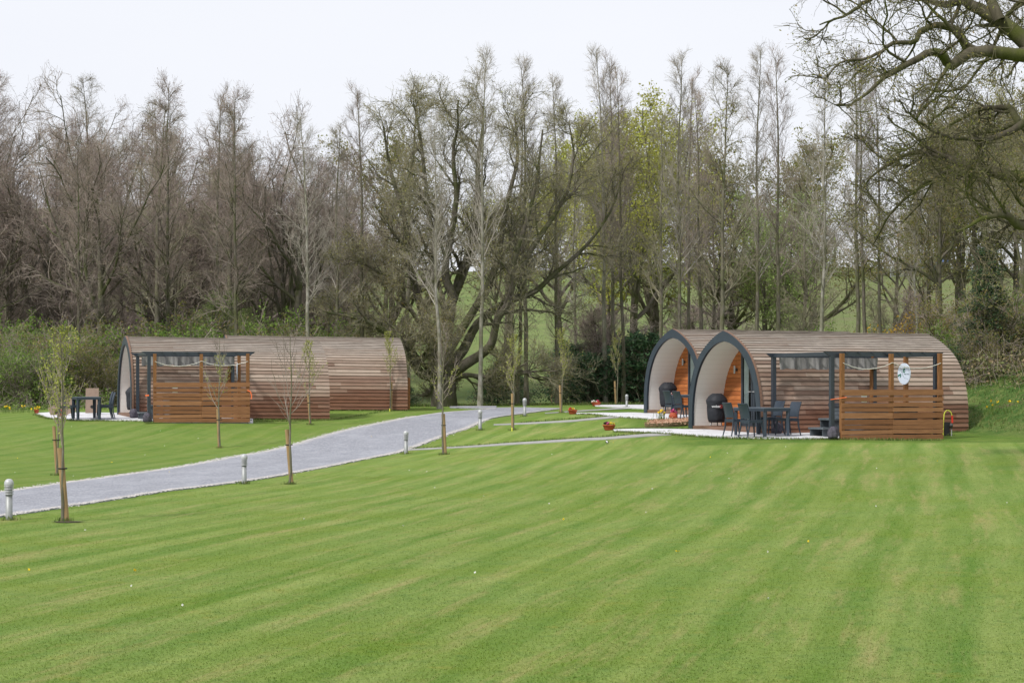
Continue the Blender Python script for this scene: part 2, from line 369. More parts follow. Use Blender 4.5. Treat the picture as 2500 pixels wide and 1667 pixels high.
fr = k.n('ShaderNodeFresnel'); fr.inputs[0].default_value = 1.5; mx = k.n('ShaderNodeMixShader'); k.t.links.new(fr.outputs[0], mx.inputs[0])
k.t.links.new(tr.outputs[0], mx.inputs[1]); k.t.links.new(gl.outputs[0], mx.inputs[2]); k.t.links.new(mx.outputs[0], k.out.inputs[0]); M['glass'] = k.m
M['feather_black'] = plain('feather_black', (.02,.02,.022), .6); M['feather_white'] = plain('feather_white', (.7,.7,.7), .6); M['feather_grey'] = plain('feather_grey', (.2,.21,.22), .6)
M['tent_blue'] = plain('tent_blue', (.10,.22,.52), .7); M['tent_white'] = plain('tent_white', (.7,.72,.78), .7)

# ------------------------------------------------------------------ ground sheet
def build_ground():
    ys = np.concatenate([-np.geomspace(900, 12, 14), np.arange(-10, 30, 1.0), np.arange(30, 100, .5), np.arange(100, 240, 2.0), np.geomspace(240, 2500, 22)])
    xs = np.concatenate([-np.geomspace(1800, 32, 18), np.arange(-30, 30.01, .5), np.geomspace(32, 1800, 18)])
    XX, YY = np.meshgrid(xs, ys); ZZ = H(XX, YY)
    nx, ny = len(xs), len(ys)
    V = np.stack([XX, YY, ZZ], -1).reshape(-1, 3)
    i = np.arange(ny - 1)[:, None] * nx; j = np.arange(nx - 1)[None]
    Fc = np.stack([i + j, i + j + 1, i + nx + j + 1, i + nx + j], -1).reshape(-1, 4)
    mb = MB(); mb.add(V, Fc, 0, True); o = mb.build('ground', M['ground']); tag(o, kind='structure')
    x, y = V[:, 0], V[:, 1]; me = o.data
    d = bd(x, y)
    def A(nm, val): a = me.attributes.new(nm, 'FLOAT', 'POINT'); a.data.foreach_set('value', np.clip(val, 0, 1).astype(np.float32))
    A('pasture', sst(98, 106, y) * sst(-16, -8, x))
    A('rough', sst(-.6, .5, d) * sst(49, 52, y) * (1 - sst(96, 110, y)))
    leftw = sst(96, 104, y) * (1 - sst(-16, -8, x)); lw2 = sst(-17.5, -20, x) * sst(73, 77, y) + sst(84, 88, y) * sst(-10, -14, x)
    hill = sst(232, 240, y) * 0
    rw = sst(64, 72, y) * sst(16, 19, x)
    A('litter', np.maximum(np.maximum(leftw, lw2), np.maximum(rw * .6, hill)))
    yb = 50.3 + 0 * x + 40 * (1 - sst(2.5, 4.5, x))
    A('striped', (1 - sst(-.3, .3, y - yb)) * (1 - .5 * sst(0, 1.5, (y - 33) * .30 - (x + 9.0)) * sst(30, 36, y)))
build_ground()
# ------------------------------------------------------------------ drive, paths, patios
def resample(P, n):
    P = np.array(P, float); s = np.concatenate([[0], np.cumsum(np.linalg.norm(np.diff(P, axis=0), axis=1))])
    t = np.linspace(0, s[-1], n); return np.stack([np.interp(t, s, P[:, k]) for k in range(P.shape[1])], 1)
def strip(name, up, lo, mat, n=120, m=12, lift=.025, jit=0.0, skirt=0.0, edge=False, seed=1):
    rng = np.random.default_rng(seed)
    U = resample([p[:2] for p in up], n); L = resample([p[:2] for p in lo], n)
    if jit:
        def sm(a): return np.convolve(a, [.25, .5, .25], 'same')
        U = U + np.stack([sm(rng.normal(0, jit, n)), sm(rng.normal(0, jit, n))], 1); L = L + np.stack([sm(rng.normal(0, jit, n)), sm(rng.normal(0, jit, n))], 1)
    t = np.linspace(0, 1, m)[None, :, None]; G = U[:, None] * (1 - t) + L[:, None] * t
    Z = H(G[..., 0], G[..., 1]) + lift; V = np.concatenate([G, Z[..., None]], -1)
    i = np.arange(n - 1)[:, None] * m; j = np.arange(m - 1)[None]
    Fc = np.stack([i + j, i + m + j, i + m + j + 1, i + j + 1], -1).reshape(-1, 4)
    mb = MB(); mb.add(V.reshape(-1, 3), Fc, 0, True)
    if skirt:
        for e in (0, m - 1):
            a = V[:, e]; b = a - [0, 0, skirt]; W = np.concatenate([a, b]); q = np.arange(n - 1)
            mb.add(W, np.stack([q, q + 1, q + 1 + n, q + n], -1))
    o = mb.build(name, mat); tag(o, kind='structure')
    if edge:
        w = np.zeros((n, m)); x = np.linspace(0, 1, m); ww = np.linalg.norm(U - L, axis=1)[:, None]
        dd = np.minimum(x, 1 - x)[None] * ww; w = 1 - sst(.0, .45, dd)
        a = o.data.attributes.new('edge', 'FLOAT', 'POINT'); vals = np.zeros(len(o.data.vertices)); vals[:n * m] = w.ravel(); a.data.foreach_set('value', vals.astype(np.float32))
    return o
R_ = lambda L: [ray(*p) for p in L]
strip('gravel_drive', R_([(-500,1262),(-200,1231),(0,1203.5),(152,1181),(420,1144),(560,1118),(640,1104),(819,1057),(930,1033),(1016,1017),(1073,1008.5),(1150,1002.5),(1186,1000.5),(1205,996.5),(1260,995.5),(1365,997.5)]),
      R_([(-500,1335),(-200,1291),(0,1263),(152,1241),(420,1198),(640,1170),(813,1138),(987,1101),(1068,1072),(1146,1046),(1189,1026),(1250,1014),(1320,1005),(1368,999)]), M['gravel'], 260, 26, .03, .035, .08, True, 3)
strip('gravel_drive', R_([(1098,994.5),(1130,993.4),(1212,993.2)]), R_([(1098,996),(1130,997.2),(1212,1000)]), M['gravel'], 30, 5, .045, 0, .08, True, 4)
def band(L, t0, t1):
    n = len(L); return (R_([(x, y - (t0 + (t1 - t0) * i / (n - 1)) / 2) for i, (x, y) in enumerate(L)]), R_([(x, y + (t0 + (t1 - t0) * i / (n - 1)) / 2) for i, (x, y) in enumerate(L)]))
for L, a, b in (([(988,1099),(1100,1093),(1240,1084.5),(1320,1080),(1480,1071),(1560,1064.5),(1640,1059)], 2.6, 6.5),
                ([(1205,1037.5),(1269,1035),(1400,1028),(1480,1020.5),(1540,1015.5)], 2.2, 5),
                ([(1330,1009.5),(1412,1004),(1480,999.8),(1540,996)], 1.6, 3.6)):
    u_, l_ = band(L, a, b); strip('garden_path', u_, l_, M['path'], 60, 6, .02, .01, .05)

class Frame:
    """plan frame of a pod: a along its length, b across (negative = in front of the near wall)"""
    def __init__(s, X, Y, z, th): s.o = np.array([X, Y]); s.z = z; s.th = rad(th); s.u = np.array([math.cos(s.th), math.sin(s.th)]); s.w = np.array([-math.sin(s.th), math.cos(s.th)])
    def p(s, a, b, z=None, lift=.04):
        q = s.o + s.u * a + s.w * b; return (q[0], q[1], (Hs(*q) + lift) if z is None else z)
P1 = Frame(6.75, 54.0, .79, 24); P2 = Frame(6.13, 64.1, 1.13, 24); P3 = Frame(-12.91, 67.7, .99, 18); P4 = Frame(-10.71, 75.4, 1.22, 13)
PW, PL, PH = 3.9, 6.85, 2.82
strip('patio', R_([(1497,1050.5),(1560,1049),(1685,1050)]) + [P1.p(1, 1.5), P1.p(4.2, .3)], R_([(1500,1054),(1585,1058),(1652,1061.5),(1713,1066.5),(1778,1070),(1847,1071.5),(1932,1072.5)]) + [P1.p(1.0, -3.08), P1.p(3.7, -2.95)], M['patio'], 80, 14, .035, 0, .08)
strip('patio', R_([(1405,1009.3),(1480,1009),(1576,1010.5)]) + [P2.p(1, 1.5), P2.p(4.2, .3)], R_([(1408,1011.5),(1475,1016),(1560,1022),(1600,1026),(1640,1030)]) + [P2.p(.4, -3.1), P2.p(3.9, -3.0)], M['patio'], 70, 12, .035, 0, .08)
strip('patio', R_([(1449,990.3),(1576,989.8),(1660,989.8)]), R_([(1453,992.3),(1530,997),(1580,999),(1660,1000)]), M['patio'], 50, 8, .04, 0, .08)
strip('patio', R_([(84,1010),(130,1008),(283,1009.5)]) + [P3.p(1, 1.5), P3.p(4.2, .3)], R_([(86,1011.5),(115,1021),(180,1025),(250,1026.5),(330,1028)]) + [P3.p(1.0, -2.93), P3.p(3.6, -2.9)], M['patio'], 80, 14, .035, 0, .08)

# ------------------------------------------------------------------ camping pod
_half = [(1.0,-.06),(1.0,0),(1.0,.12),(.995,.25),(.965,.40),(.89,.56),(.79,.68),(.65,.785),(.41,.892),(.17,.967),(0.0,1.0)]
def profile(hw, h, n=120, base=0.0, pts=_half):
    c = catmull(pts, n * 3); c = c[c[:, 1] >= 0]; c = np.stack([c[:, 0] * hw, c[:, 1] * h + base], 1); c[-1, 0] = 0
    return resample(c, n)
_inner = [(1.0,-.06),(1.0,0),(1.0,.14),(.99,.28),(.95,.44),(.86,.61),(.70,.77),(.48,.895),(.24,.97),(.0,1.0)]
def make_pod():
    rng = np.random.default_rng(11); root = empty('camping_pod', (0, 0, 0))
    prof = profile(PW / 2, PH, 400); s = np.concatenate([[0], np.cumsum(np.linalg.norm(np.diff(prof, axis=0), axis=1))])
    def P(sv, off):
        y = np.interp(sv, s, prof[:, 0]); z = np.interp(sv, s, prof[:, 1]); e = .01
        y2 = np.interp(sv + e, s, prof[:, 0]); z2 = np.interp(sv + e, s, prof[:, 1]); y1 = np.interp(sv - e, s, prof[:, 0]); z1 = np.interp(sv - e, s, prof[:, 1])
        t = np.array([y2 - y1, z2 - z1]); t /= np.linalg.norm(t) + 1e-9; nrm = np.array([t[1], -t[0]])
        if nrm[0] < 0 and sv < s[-1] * .9: nrm = -nrm
        return np.array([y, z]) + nrm * off
    mb = MB(); nb = 29; pitch = (s[-1] - .03) / nb
    for side in (-1, 1):
        for i in range(nb):
            a = P(.03 + i * pitch, .034); b = P(.03 + (i + 1) * pitch - .012, .010); c = P(.03 + i * pitch, .0); d = P(.03 + (i + 1) * pitch + .012, -.006)
            x = rng.uniform(-2.5, 0); row = rng.uniform(.35, .65)
            while x < PL:
                x1 = x + rng.uniform(1.6, 3.6); xa, xb = max(x, 0.0), min(x1, PL)
                if xb - xa > .05:
                    V = [(xa, side * q[0], q[1]) for q in (c, a, b, d)] + [(xb - .003, side * q[0], q[1]) for q in (c, a, b, d)]
                    Fc = [[0,4,5,1],[1,5,6,2],[2,6,7,3]] if side > 0 else [[0,1,5,4],[1,2,6,5],[2,3,7,6]]
                    tn = np.clip(row + rng.normal(0, .22), 0, 1)
                    mb.add(V, Fc, 0, False, tn); mb.add(V, [[0,1,2,3],[4,7,6,5]], 0, False, tn)
                x = x1
        mb.bar((0, side * .055, PH + .022), (PL, side * .055, PH + .022), .13, .02, 0, .6)
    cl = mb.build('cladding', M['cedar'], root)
    # weatherproof skin and rear wall
    mb = MB(); n = 60; pr = profile(PW / 2 - .03, PH - .03, n); full = np.vstack([np.stack([-pr[:, 0], pr[:, 1]], 1), pr[::-1][1:]]); k = len(full)
    V = [(x, y, z) for x in (.01, PL - .02) for y, z in full]; mb.add(V, [[i, i + 1, k + i + 1, k + i] for i in range(k - 1)])
    mb.build('roof_skin', M['membrane'], root)
    pr = profile(PW / 2 - .005, PH - .005, n); full = np.vstack([np.stack([-pr[:, 0], pr[:, 1]], 1), pr[::-1][1:]])
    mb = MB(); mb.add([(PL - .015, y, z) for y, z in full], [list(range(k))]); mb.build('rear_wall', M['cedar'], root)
    # arch trim (front ring) + brown edge board
    po = profile(PW / 2 + .045, PH + .045, n); pi = profile(PW / 2 - .165, PH - .245, n, pts=_inner)
    def ring(o, i_, x0, x1, mat, nm):
        mb = MB()
        for sd in (-1, 1):
            V = [(x, sd * y, z) for x in (x0, x1) for (y, z) in o] + [(x, sd * y, z) for x in (x0, x1) for (y, z) in i_]; q = np.arange(n - 1)
            mb.add(V, np.stack([q, q + 1, 2*n + q + 1, 2*n + q], -1)); mb.add(V, np.stack([n + q, n + q + 1, 3*n + q + 1, 3*n + q], -1))
            mb.add(V, np.stack([q, q + 1, n + q + 1, n + q], -1)); mb.add(V, np.stack([2*n + q, 2*n + q + 1, 3*n + q + 1, 3*n + q], -1))
        return mb.build(nm, mat, root)
    ring(po, pi, -.05, .02, M['slate'], 'arch_trim')
    ring(profile(PW / 2 + .056, PH + .056, n), profile(PW / 2 + .036, PH + .036, n), -.03, .04, M['deck_wood'], 'edge_board')
    # porch
    D = .97; pin = profile(PW / 2 - .15, PH - .23, n, pts=_inner); full = np.vstack([np.stack([-pin[:, 0], pin[:, 1]], 1), pin[::-1][1:]])
    mb = MB(); V = [(x, y, z) for x in (-.01, D) for y, z in full]; mb.add(V, [[i, i + 1, k + i + 1, k + i] for i in range(k - 1)], 0, True); mb.build('porch_lining', M['lining'], root)
    # boarded end wall round the door opening
    mb = MB(); dw, dh, z0 = .66, 2.05, .18; bh = .125; zz = z0
    def halfw(z): return float(np.interp(z, pin[:, 1], pin[:, 0]))
    while zz < PH - .26:
        z1 = min(zz + bh - .008, PH - .245); w0, w1 = halfw(zz), halfw(z1); tn = rng.uniform(0, 1)
        spans = [(-1, 1)] if zz > z0 + dh else [(-1, -dw), (dw, 1)]
        for sa in spans:
            for (la, lb) in [(sa[0], sa[1])]:
                yl0 = -w0 if la == -1 else la; yl1 = -w1 if la == -1 else la; yr0 = w0 if lb == 1 else lb; yr1 = w1 if lb == 1 else lb
                if yr0 - yl0 < .02: continue
                V = [(D - .012, yl0, zz), (D - .012, yr0, zz), (D - .002, yr1, z1), (D - .002, yl1, z1), (D + .02, yl0, zz), (D + .02, yr0, zz)]
                mb.add(V, [[0,3,2,1],[0,1,5,4]], 0, False, tn)
        zz += bh
    mb.add([(D + .018, y, z) for y, z in full], [list(range(k))], 1)
    # the skin behind the boards is left open at the doorway by sitting behind the door
    wall = mb.build('porch_wall', [M['cedar_fresh'], M['membrane']], root)
    mb = MB(); mb.box((D - .02, -dw - .02, z0 + dh / 2), (.05, .04, dh)); mb.box((D - .02, dw + .02, z0 + dh / 2), (.05, .04, dh)); mb.box((D - .02, 0, z0 + dh + .02), (.05, 2 * dw + .08, .04))
    mb.build('door_surround', M['cedar_fresh'], root)
    for sd in (-1, 1):
        mb = MB(); y0, y1 = (.005, dw - .005) if sd > 0 else (-dw + .005, -.005); yc = (y0 + y1) / 2; wd = y1 - y0
        for yy in (y0 + .05, y1 - .05): mb.box((D - .035, yy, z0 + dh / 2), (.05, .085, dh - .01))
        mb.box((D - .035, yc, z0 + .09), (.049, wd - .2, .18)); mb.box((D - .035, yc, z0 + dh - .065), (.049, wd - .2, .12))
        dr = mb.build('door', M['slate_metal'], root)
        mb = MB(); mb.add([(D - .035, yc - wd / 2 + .09, z0 + .17), (D - .035, yc + wd / 2 - .09, z0 + .17), (D - .035, yc + wd / 2 - .09, z0 + dh - .12), (D - .035, yc - wd / 2 + .09, z0 + dh - .12)], [[0, 3, 2, 1]]); mb.build('glass', M['glass'], dr)
        mb = MB(); hy = y0 + .05 if sd > 0 else y1 - .05; mb.bar((D - .10, hy, z0 + .98), (D - .10, hy + sd * .11, z0 + .98), .02, .02); mb.bar((D - .10, hy, z0 + .98), (D - .06, hy, z0 + .98), .02, .02)
        mb.build('handle', M['steel_cap'], dr)
    # curtain hangs behind the far door's glass
    V = []; m = 40
    for j in range(m):
        y = .30 + .24 * j / (m - 1); x = D - .012 + .008 * math.sin(j * 1.25)
        V += [(x, y, z0 + .15), (x, y, z0 + dh - .1)]
    mb = MB(); mb.add(V, [[2*i, 2*i+2, 2*i+3, 2*i+1] for i in range(m - 1)], 0, True); mb.build('curtain', M['curtain'], root)
    mb = MB(); mb.tube([(D - .09, .95, 1.68), (D - .09, .95, 1.90)], .028, 12); mb.box((D - .04, .95, 1.79), (.06, .05, .08), 1); mb.tube([(D-.07,.95,1.79),(D-.03,.95,1.79)], .045, 12, 1); mb.build('wall_lamp', [M['steel_cap'], M['steel_dark']], root)
    mb = MB(); hw = PW / 2 - .155
    for i in range(7): mb.box((-.02 + .07 + i * .145, 0, .165), (.138, 2 * hw, .03), 0, None, rng.uniform(0, 1))
    mb.box((.0, 0, .075), (.04, 2 * hw, .15), 0, None, .3); mb.build('deck', M['deck_wood'], root)
    return root
pod = make_pod()
def place_pod(o, fr, tilt, label, first=False):
    c = fr.o + fr.w * PW / 2; args = dict(loc=(c[0], c[1], fr.z), rot=(0, rad(tilt), fr.th), label=label, group='arched timber camping pods')
    if first:
        o.location = args['loc']; o.rotation_euler = args['rot']; o['label'] = label; o['group'] = args['group']; return o
    return copy_tree(o, **args)
pod['category'] = 'camping pod'
place_pod(pod, P1, 0.0, 'nearest cedar clad arched pod on the right, behind the patio table and round white sign', True)
place_pod(pod, P2, 0.0, 'arched cedar pod half hidden behind the nearest right hand pod, logs and pot before it')
place_pod(pod, P3, .55, 'brown arched pod on the left with pergola and slatted fence along its side')
place_pod(pod, P4, .5, 'plain boarded pod behind the left one, its blank side facing the gravel drive')

# ------------------------------------------------------------------ pergola + slatted fence
def make_pergola(Lp=3.25, Wp=2.85, Hh=2.23):
    root = empty('pergola', (0, 0, 0))        # origin = corner A (near wall, front); x along, y to viewer negative
    tag(root, cat='pergola', group='slate metal pergolas beside the pods')
    for x, y in ((0, 0), (Lp, 0), (0, -Wp), (Lp, -Wp)):
        mb = MB(); mb.box((x, y, (Hh - .06) / 2), (.105, .105, Hh - .06)); mb.box((x, y, .01), (.2, .2, .02)); mb.build('post', M['slate_metal'], root)
    mb = MB(); z = Hh - .03
    for y in (0, -Wp):
        mb.box((Lp / 2, y, z), (Lp + .16, .05, .12))
        for sx in (-1, 1):
            x = Lp / 2 + sx * (Lp / 2 + .08); V = [(x, y - .025, z - .06), (x, y + .025, z - .06), (x, y + .025, z + .06), (x, y - .025, z + .06), (x + sx * .17, y - .025, z + .06), (x + sx * .17, y + .025, z + .06)]
            mb.add(V, [[0,1,2,3],[3,2,5,4],[0,4,5,1],[0,3,4],[1,5,2]] if False else [[3,2,5,4],[0,4,5,1]]); mb.add(V, [[0,3,4],[1,5,2]])
    mb.build('beam', M['slate_metal'], root)
    mb = MB()
    for x in (0, Lp): mb.box((x, -Wp / 2, Hh - .03), (.05, Wp - .05, .10))
    for i in range(1, 8):
        x = Lp * i / 8; mb.box((x, -Wp / 2, Hh + .012), (.035, Wp + .20, .035))
    mb.build('rafters', M['slate_metal'], root)
    # roof cloth pushed back over the rail nearest the pod, hanging in folds
    m = 150; V = []; rng = np.random.default_rng(5); ph = rng.uniform(0, 6, 5)
    for j in range(m):
        t = j / (m - 1); x = .12 + (Lp - .1) * t
        f = .028 * math.sin(t * 52 + ph[0]) + .02 * math.sin(t * 97 + ph[1]) + .02 * math.sin(t * 23 + ph[2])
        for q in range(6):
            w = q / 5; V.append((x, -.16 + f * (.15 + w) , Hh - .09 - .31 * w - (.012 * math.sin(t * 30 + ph[3]) + .012*math.sin(t*71)) * w))
    mb = MB(); mb.add(V, [[i*6+q, (i+1)*6+q, (i+1)*6+q+1, i*6+q+1] for i in range(m-1) for q in range(5)], 0, True)
    W = [(x, y + .10 - .02 * 1, z) for x, y, z in V]; mb.add(W, [[i*6+q, (i+1)*6+q, (i+1)*6+q+1, i*6+q+1] for i in range(m-1) for q in range(5)], 0, True)
    mb.add([V[5], W[5], W[0], V[0]], [[0,1,2,3]]); mb.add([V[-1], W[-1], W[-6], V[-6]], [[0,1,2,3]])
    bot = [V[i*6+5] for i in range(m)] + [W[i*6+5] for i in range(m)]; mb.add(bot, [[i, i+1, m+i+1, m+i] for i in range(m-1)])
    mb.build('roof_cloth', M['canopy'], root)
    return root
SL = [(1.146,1.284),(.998,1.093),(.855,.95),(.735,.83),(.556,.692),(.389,.508),(.27,.365),(.15,.246),(.0,.115)]
def make_fence(Lf=3.14, side=3.0, hp=2.24):
    rng = np.random.default_rng(8); root = empty('slatted_fence', (0, 0, 0)); tag(root, cat='fence', group='timber slat screens round the pergolas')
    for x, y in ((.05, 0), (Lf * .5, 0), (Lf - .03, 0), (Lf - .05, side * .5), (Lf - .12, side)):
        mb = MB(); h = hp + rng.uniform(-.02, .02); mb.box((x, y + .06, h / 2), (.10, .10, h), 0, None, rng.uniform(.2, .8)); mb.build('post', M['post_wood'], root)
    for name in ('front', 'side'):
        mb = MB()
        for z0, z1 in SL:
            if name == 'front':
                for xa, xb in ((0, Lf * .5 - .002), (Lf * .5 + .002, Lf + .03)):
                    dz = rng.normal(0, .006); R = Matrix.Rotation(rng.normal(0, .003), 3, 'Y'); mb.box(((xa + xb) / 2, -.005, (z0 + z1) / 2 + dz), (xb - xa, .022, z1 - z0 + .010), 0, [list(r) for r in R], np.clip(rng.normal(.5, .3), 0, 1))
            else: mb.box((Lf + .01, side / 2 + .06, (z0 + z1) / 2 + rng.normal(0, .004)), (.022, side - .02, z1 - z0), 0, None, np.clip(rng.normal(.4, .3), 0, 1))
        mb.build('slat_panel', M['fence_wood'], root)
    for p, q, sag in (((.05, .06, 1.98), (Lf * .5, .06, 2.0), .16), ((Lf * .5, .06, 2.0), (Lf - .03, .06, 2.0), .15), ((Lf*.5,.1,2.0),(Lf - .05, side * .5, 1.93), .1)):
        t = np.linspace(0, 1, 24); L = [(p[0] + (q[0]-p[0])*k_, p[1] - .055 + (q[1]-p[1])*k_, p[2] + (q[2]-p[2])*k_ - sag * 4 * k_ * (1-k_) + rng.normal(0, .004)) for k_ in t]
        mb = MB(); mb.tube(L, .009, 5); mb.build('light_rope', M['rope'], root)
    mb = MB(); mb.box((Lf * .225, .022, 1.07), (.17, .008, .20)); mb.build('notice', M['white'], root)
    return root
pergola = make_pergola(); fence = make_fence()
def settle(o, fr, a, b, lift=.04, rz=0.0, label=None, first=True, **kw):
    p = fr.p(a, b, None, lift)
    if first:
        o.location = p; o.rotation_euler = (0, 0, fr.th + rz)
        if label: o['label'] = label
        return o
    return copy_tree(o, loc=p, rot=(0, 0, fr.th + rz), label=label, **kw)
def settle_at(o, loc, rz, label=None, first=True, **kw):
    if first:
        o.location = loc; o.rotation_euler = (0, 0, rz)
        if label: o['label'] = label
        return o
    return copy_tree(o, loc=loc, rot=(0, 0, rz), label=label, **kw)
settle(pergola, P1, .36, -.07, .0, 0, 'slate grey metal pergola beside the nearest right hand pod, grey cloth pushed back'); pergola.location.z = .74
c = settle(pergola, P3, .17, -.07, .0, 0, 'slate grey metal pergola in front of the left pod behind the slatted fence', False); c.location.z = .98
settle(fence, P1, .53, -3.12, 0, 0, 'stained timber slat fence with tall posts at the far right by the round sign'); fence.location.z = .72
c = settle(fence, P3, .30, -3.02, 0, 0, 'orange brown timber slat fence screening the left pod near the thin saplings', False); c.location.z = .93
# short fence end peeping out past the plain left pod
root = empty('slatted_fence', P4.p(PL + .12, .5), P4.th, 'short end of reddish slatted fence just past the plain left pod', 'fence')
mb = MB(); rng = np.random.default_rng(3)
for i in range(9): mb.box((.05, .9, .08 + i * .135), (.03, 1.8, .11), 0, None, rng.uniform(.4, 1))
mb.build('slat_panel', M['cedar_fresh'], root); mb = MB(); mb.box((.0, 0, .62), (.08, .08, 1.24)); mb.build('post', M['post_wood'], root)

# round sign on the side fence
def text_mesh(body, size, mat, parent, loc, rot, name, squash=1.0, ext=.002):
    cu = bpy.data.curves.new(name, 'FONT'); cu.body = body; cu.size = size; cu.extrude = ext; cu.align_x = 'CENTER'; cu.align_y = 'CENTER'; cu.resolution_u = 3
    tmp = bpy.data.objects.new('tmp', cu); me = bpy.data.meshes.new_from_object(tmp); me.name = name
    bpy.data.objects.remove(tmp); bpy.data.curves.remove(cu); me.materials.clear(); me.materials.append(mat)
    o = link(bpy.data.objects.new(name, me), parent); o.location = loc; o.rotation_euler = rot; o.scale = (squash, 1, 1); return o
def make_sign():
    # local: x right on the face, z up, face toward -y
    root = empty('round_sign', (0, 0, 0)); tag(root, cat='sign')
    Mx = Matrix.Rotation(rad(90), 4, 'X')
    a = np.linspace(0, 2 * np.pi, 48, endpoint=False); mb = MB(); mb.prism([(.29 * math.cos(t), .29 * math.sin(t)) for t in a], 0, -.02, 0, Mx); mb.build('disc', M['sign_face'], root)
    def q(x, y): return ((x - 965) / 275 * .29, -(y - 710) / 465 * .29)
    W = [[(985,415),(1012,445),(1020,500),(1003,560),(950,600),(912,640),(920,590),(945,520),(962,450)], [(1020,590),(1018,640),(985,662),(925,655),(945,625),(985,612)],
         [(840,700),(850,725),(815,770),(770,800),(732,838),(705,800),(702,768),(760,735)], [(850,745),(848,800),(825,860),(800,885),(785,860),(795,820),(822,780)]]
    for w in W: mb = MB(); mb.prism([q(*p) for p in w], .001, .005, 0, Mx); mb.build('leaf_emblem', M['green_ink'], root)
    mb = MB(); line = [(852,480),(862,620),(895,690),(925,770),(965,860),(1010,895),(1130,935)]
    for (xa, ya), (xb, yb) in zip(line[:-1], line[1:]): pa, pb = q(xa, ya), q(xb, yb); mb.bar((pa[0], -.0015, pa[1]), (pb[0], -.0015, pb[1]), .001, .003)
    for x, y, r in ((840,555,9),(862,620,13),(895,690,15),(925,770,15),(945,820,11),(965,860,8),(1010,895,9),(1072,915,9),(1130,935,10),(852,480,5)):
        mb.prism([(q(x, y)[0] + r / 275 * .29 * math.cos(t), q(x, y)[1] + r / 400 * .29 * math.sin(t)) for t in np.linspace(0, 2*np.pi, 10, endpoint=False)], .001, .004, 0, Mx)
    mb.build('stem_emblem', M['grey_ink'], root)
    text_mesh('Pear Tree', .055, M['grey_ink'], root, (q(1085, 722)[0], -.003, q(1085, 722)[1]), (rad(90), 0, 0), 'lettering')
    return root
sign = make_sign()
pp = P1.p(.53 + 3.14 - .05 - .065, -3.12 + 1.5 + .06); settle_at(sign, (pp[0] - .0, pp[1], 2.44), P1.th - rad(90), 'round white sign with green leaf emblem on the right hand fence post')
pp = P3.p(.30 + 3.14 - .05 - .065, -3.02 + 1.56); settle_at(sign, (pp[0], pp[1], 2.60), P3.th - rad(104), 'round white sign seen almost edge on behind the left slatted fence', False)

# ------------------------------------------------------------------ furniture
def make_chair():
    root = empty('garden_chair', (0, 0, 0)); tag(root, cat='chair')   # faces +x
    mb = MB(); mb.prism([(-.20,-.20),(.22,-.225),(.235,0),(.22,.225),(-.20,.20)], .425, .455); mb.box((.0, -.205, .41), (.40, .03, .06)); mb.box((.0, .205, .41), (.40, .03, .06)); mb.box((.205, 0, .405), (.03, .38, .05)); mb.box((-.195, 0, .405), (.03, .36, .07)); mb.build('seat', M['resin'], root)
    mb = MB(); n = 9
    def bp(z, y, o=0): t = (z - .46) / .42; return (-.20 - .075 * t * t - .02 * t - .035 * (1 - (y / .2) ** 2) * .9 + o, y * (1 + .05 * t), z)
    zs = np.linspace(.50, .875, 7); ys = np.linspace(-.205, .205, n); V = [bp(z, y) for z in zs for y in ys]; W = [bp(z, y, .022) for z in zs for y in ys]
    Fq = [[i*n+j, i*n+j+1, (i+1)*n+j+1, (i+1)*n+j] for i in range(6) for j in range(n-1)]
    mb.add(V, Fq, 0, True); mb.add(W, [f[::-1] for f in Fq], 0, True)
    for sy in (-1, 1): mb.tube([bp(z, sy * .205, .01) for z in np.linspace(.42, .875, 6)], .018, 6)
    mb.tube([bp(.877, y, .01) for y in ys], .017, 6); mb.tube([bp(.50, y, .01) for y in ys], .014, 6); mb.build('backrest', M['resin'], root)
    for sx, sy in ((1, -1), (1, 1), (-1, -1), (-1, 1)):
        mb = MB(); mb.tube([(sx * .195, sy * .20, .44), (sx * .205 , sy * .205, .25), (sx * .235 - (.03 if sx < 0 else 0), sy * .225, 0)], [.026, .022, .015], 6); mb.build('leg', M['resin'], root)
    return root
def make_table():
    root = empty('garden_table', (0, 0, 0)); tag(root, cat='table', group='slate resin patio tables')   # x .8 wide, y 1.6 long, centred
    mb = MB(); mb.box((0, 0, .735), (.80, 1.6, .022), 1)
    mb.box((-.385, 0, .69), (.028, 1.58, .075)); mb.box((.385, 0, .69), (.028, 1.58, .075)); mb.box((0, -.785, .69), (.742, .028, .075)); mb.box((0, .785, .69), (.742, .028, .075)); mb.build('tabletop', [M['resin'], M['resin_top']], root)
    for sx, sy in ((1, -1), (1, 1), (-1, -1), (-1, 1)):
        mb = MB(); mb.tube([(sx * .345, sy * .745, .655), (sx * .35, sy * .75, 0)], [.058, .048], 4, smooth=False); mb.build('leg', M['resin'], root)
    return root
chair = make_chair(); table = make_table(); used = [False]
tb = [(P1, -.61, -1.05, 'slate grey patio table in front of the nearest right pod, chairs both sides'), (P2, -.85, -1.0, 'slate grey patio table behind the wood chip bed, mostly hidden by its chairs'), (P3, -1.60, -.6, 'slate grey patio table on the left patio beside a leaning tan board')]
for i, (fr, a, b, lb) in enumerate(tb): settle(table, fr, a, b, .04, 0, lb, i == 0)
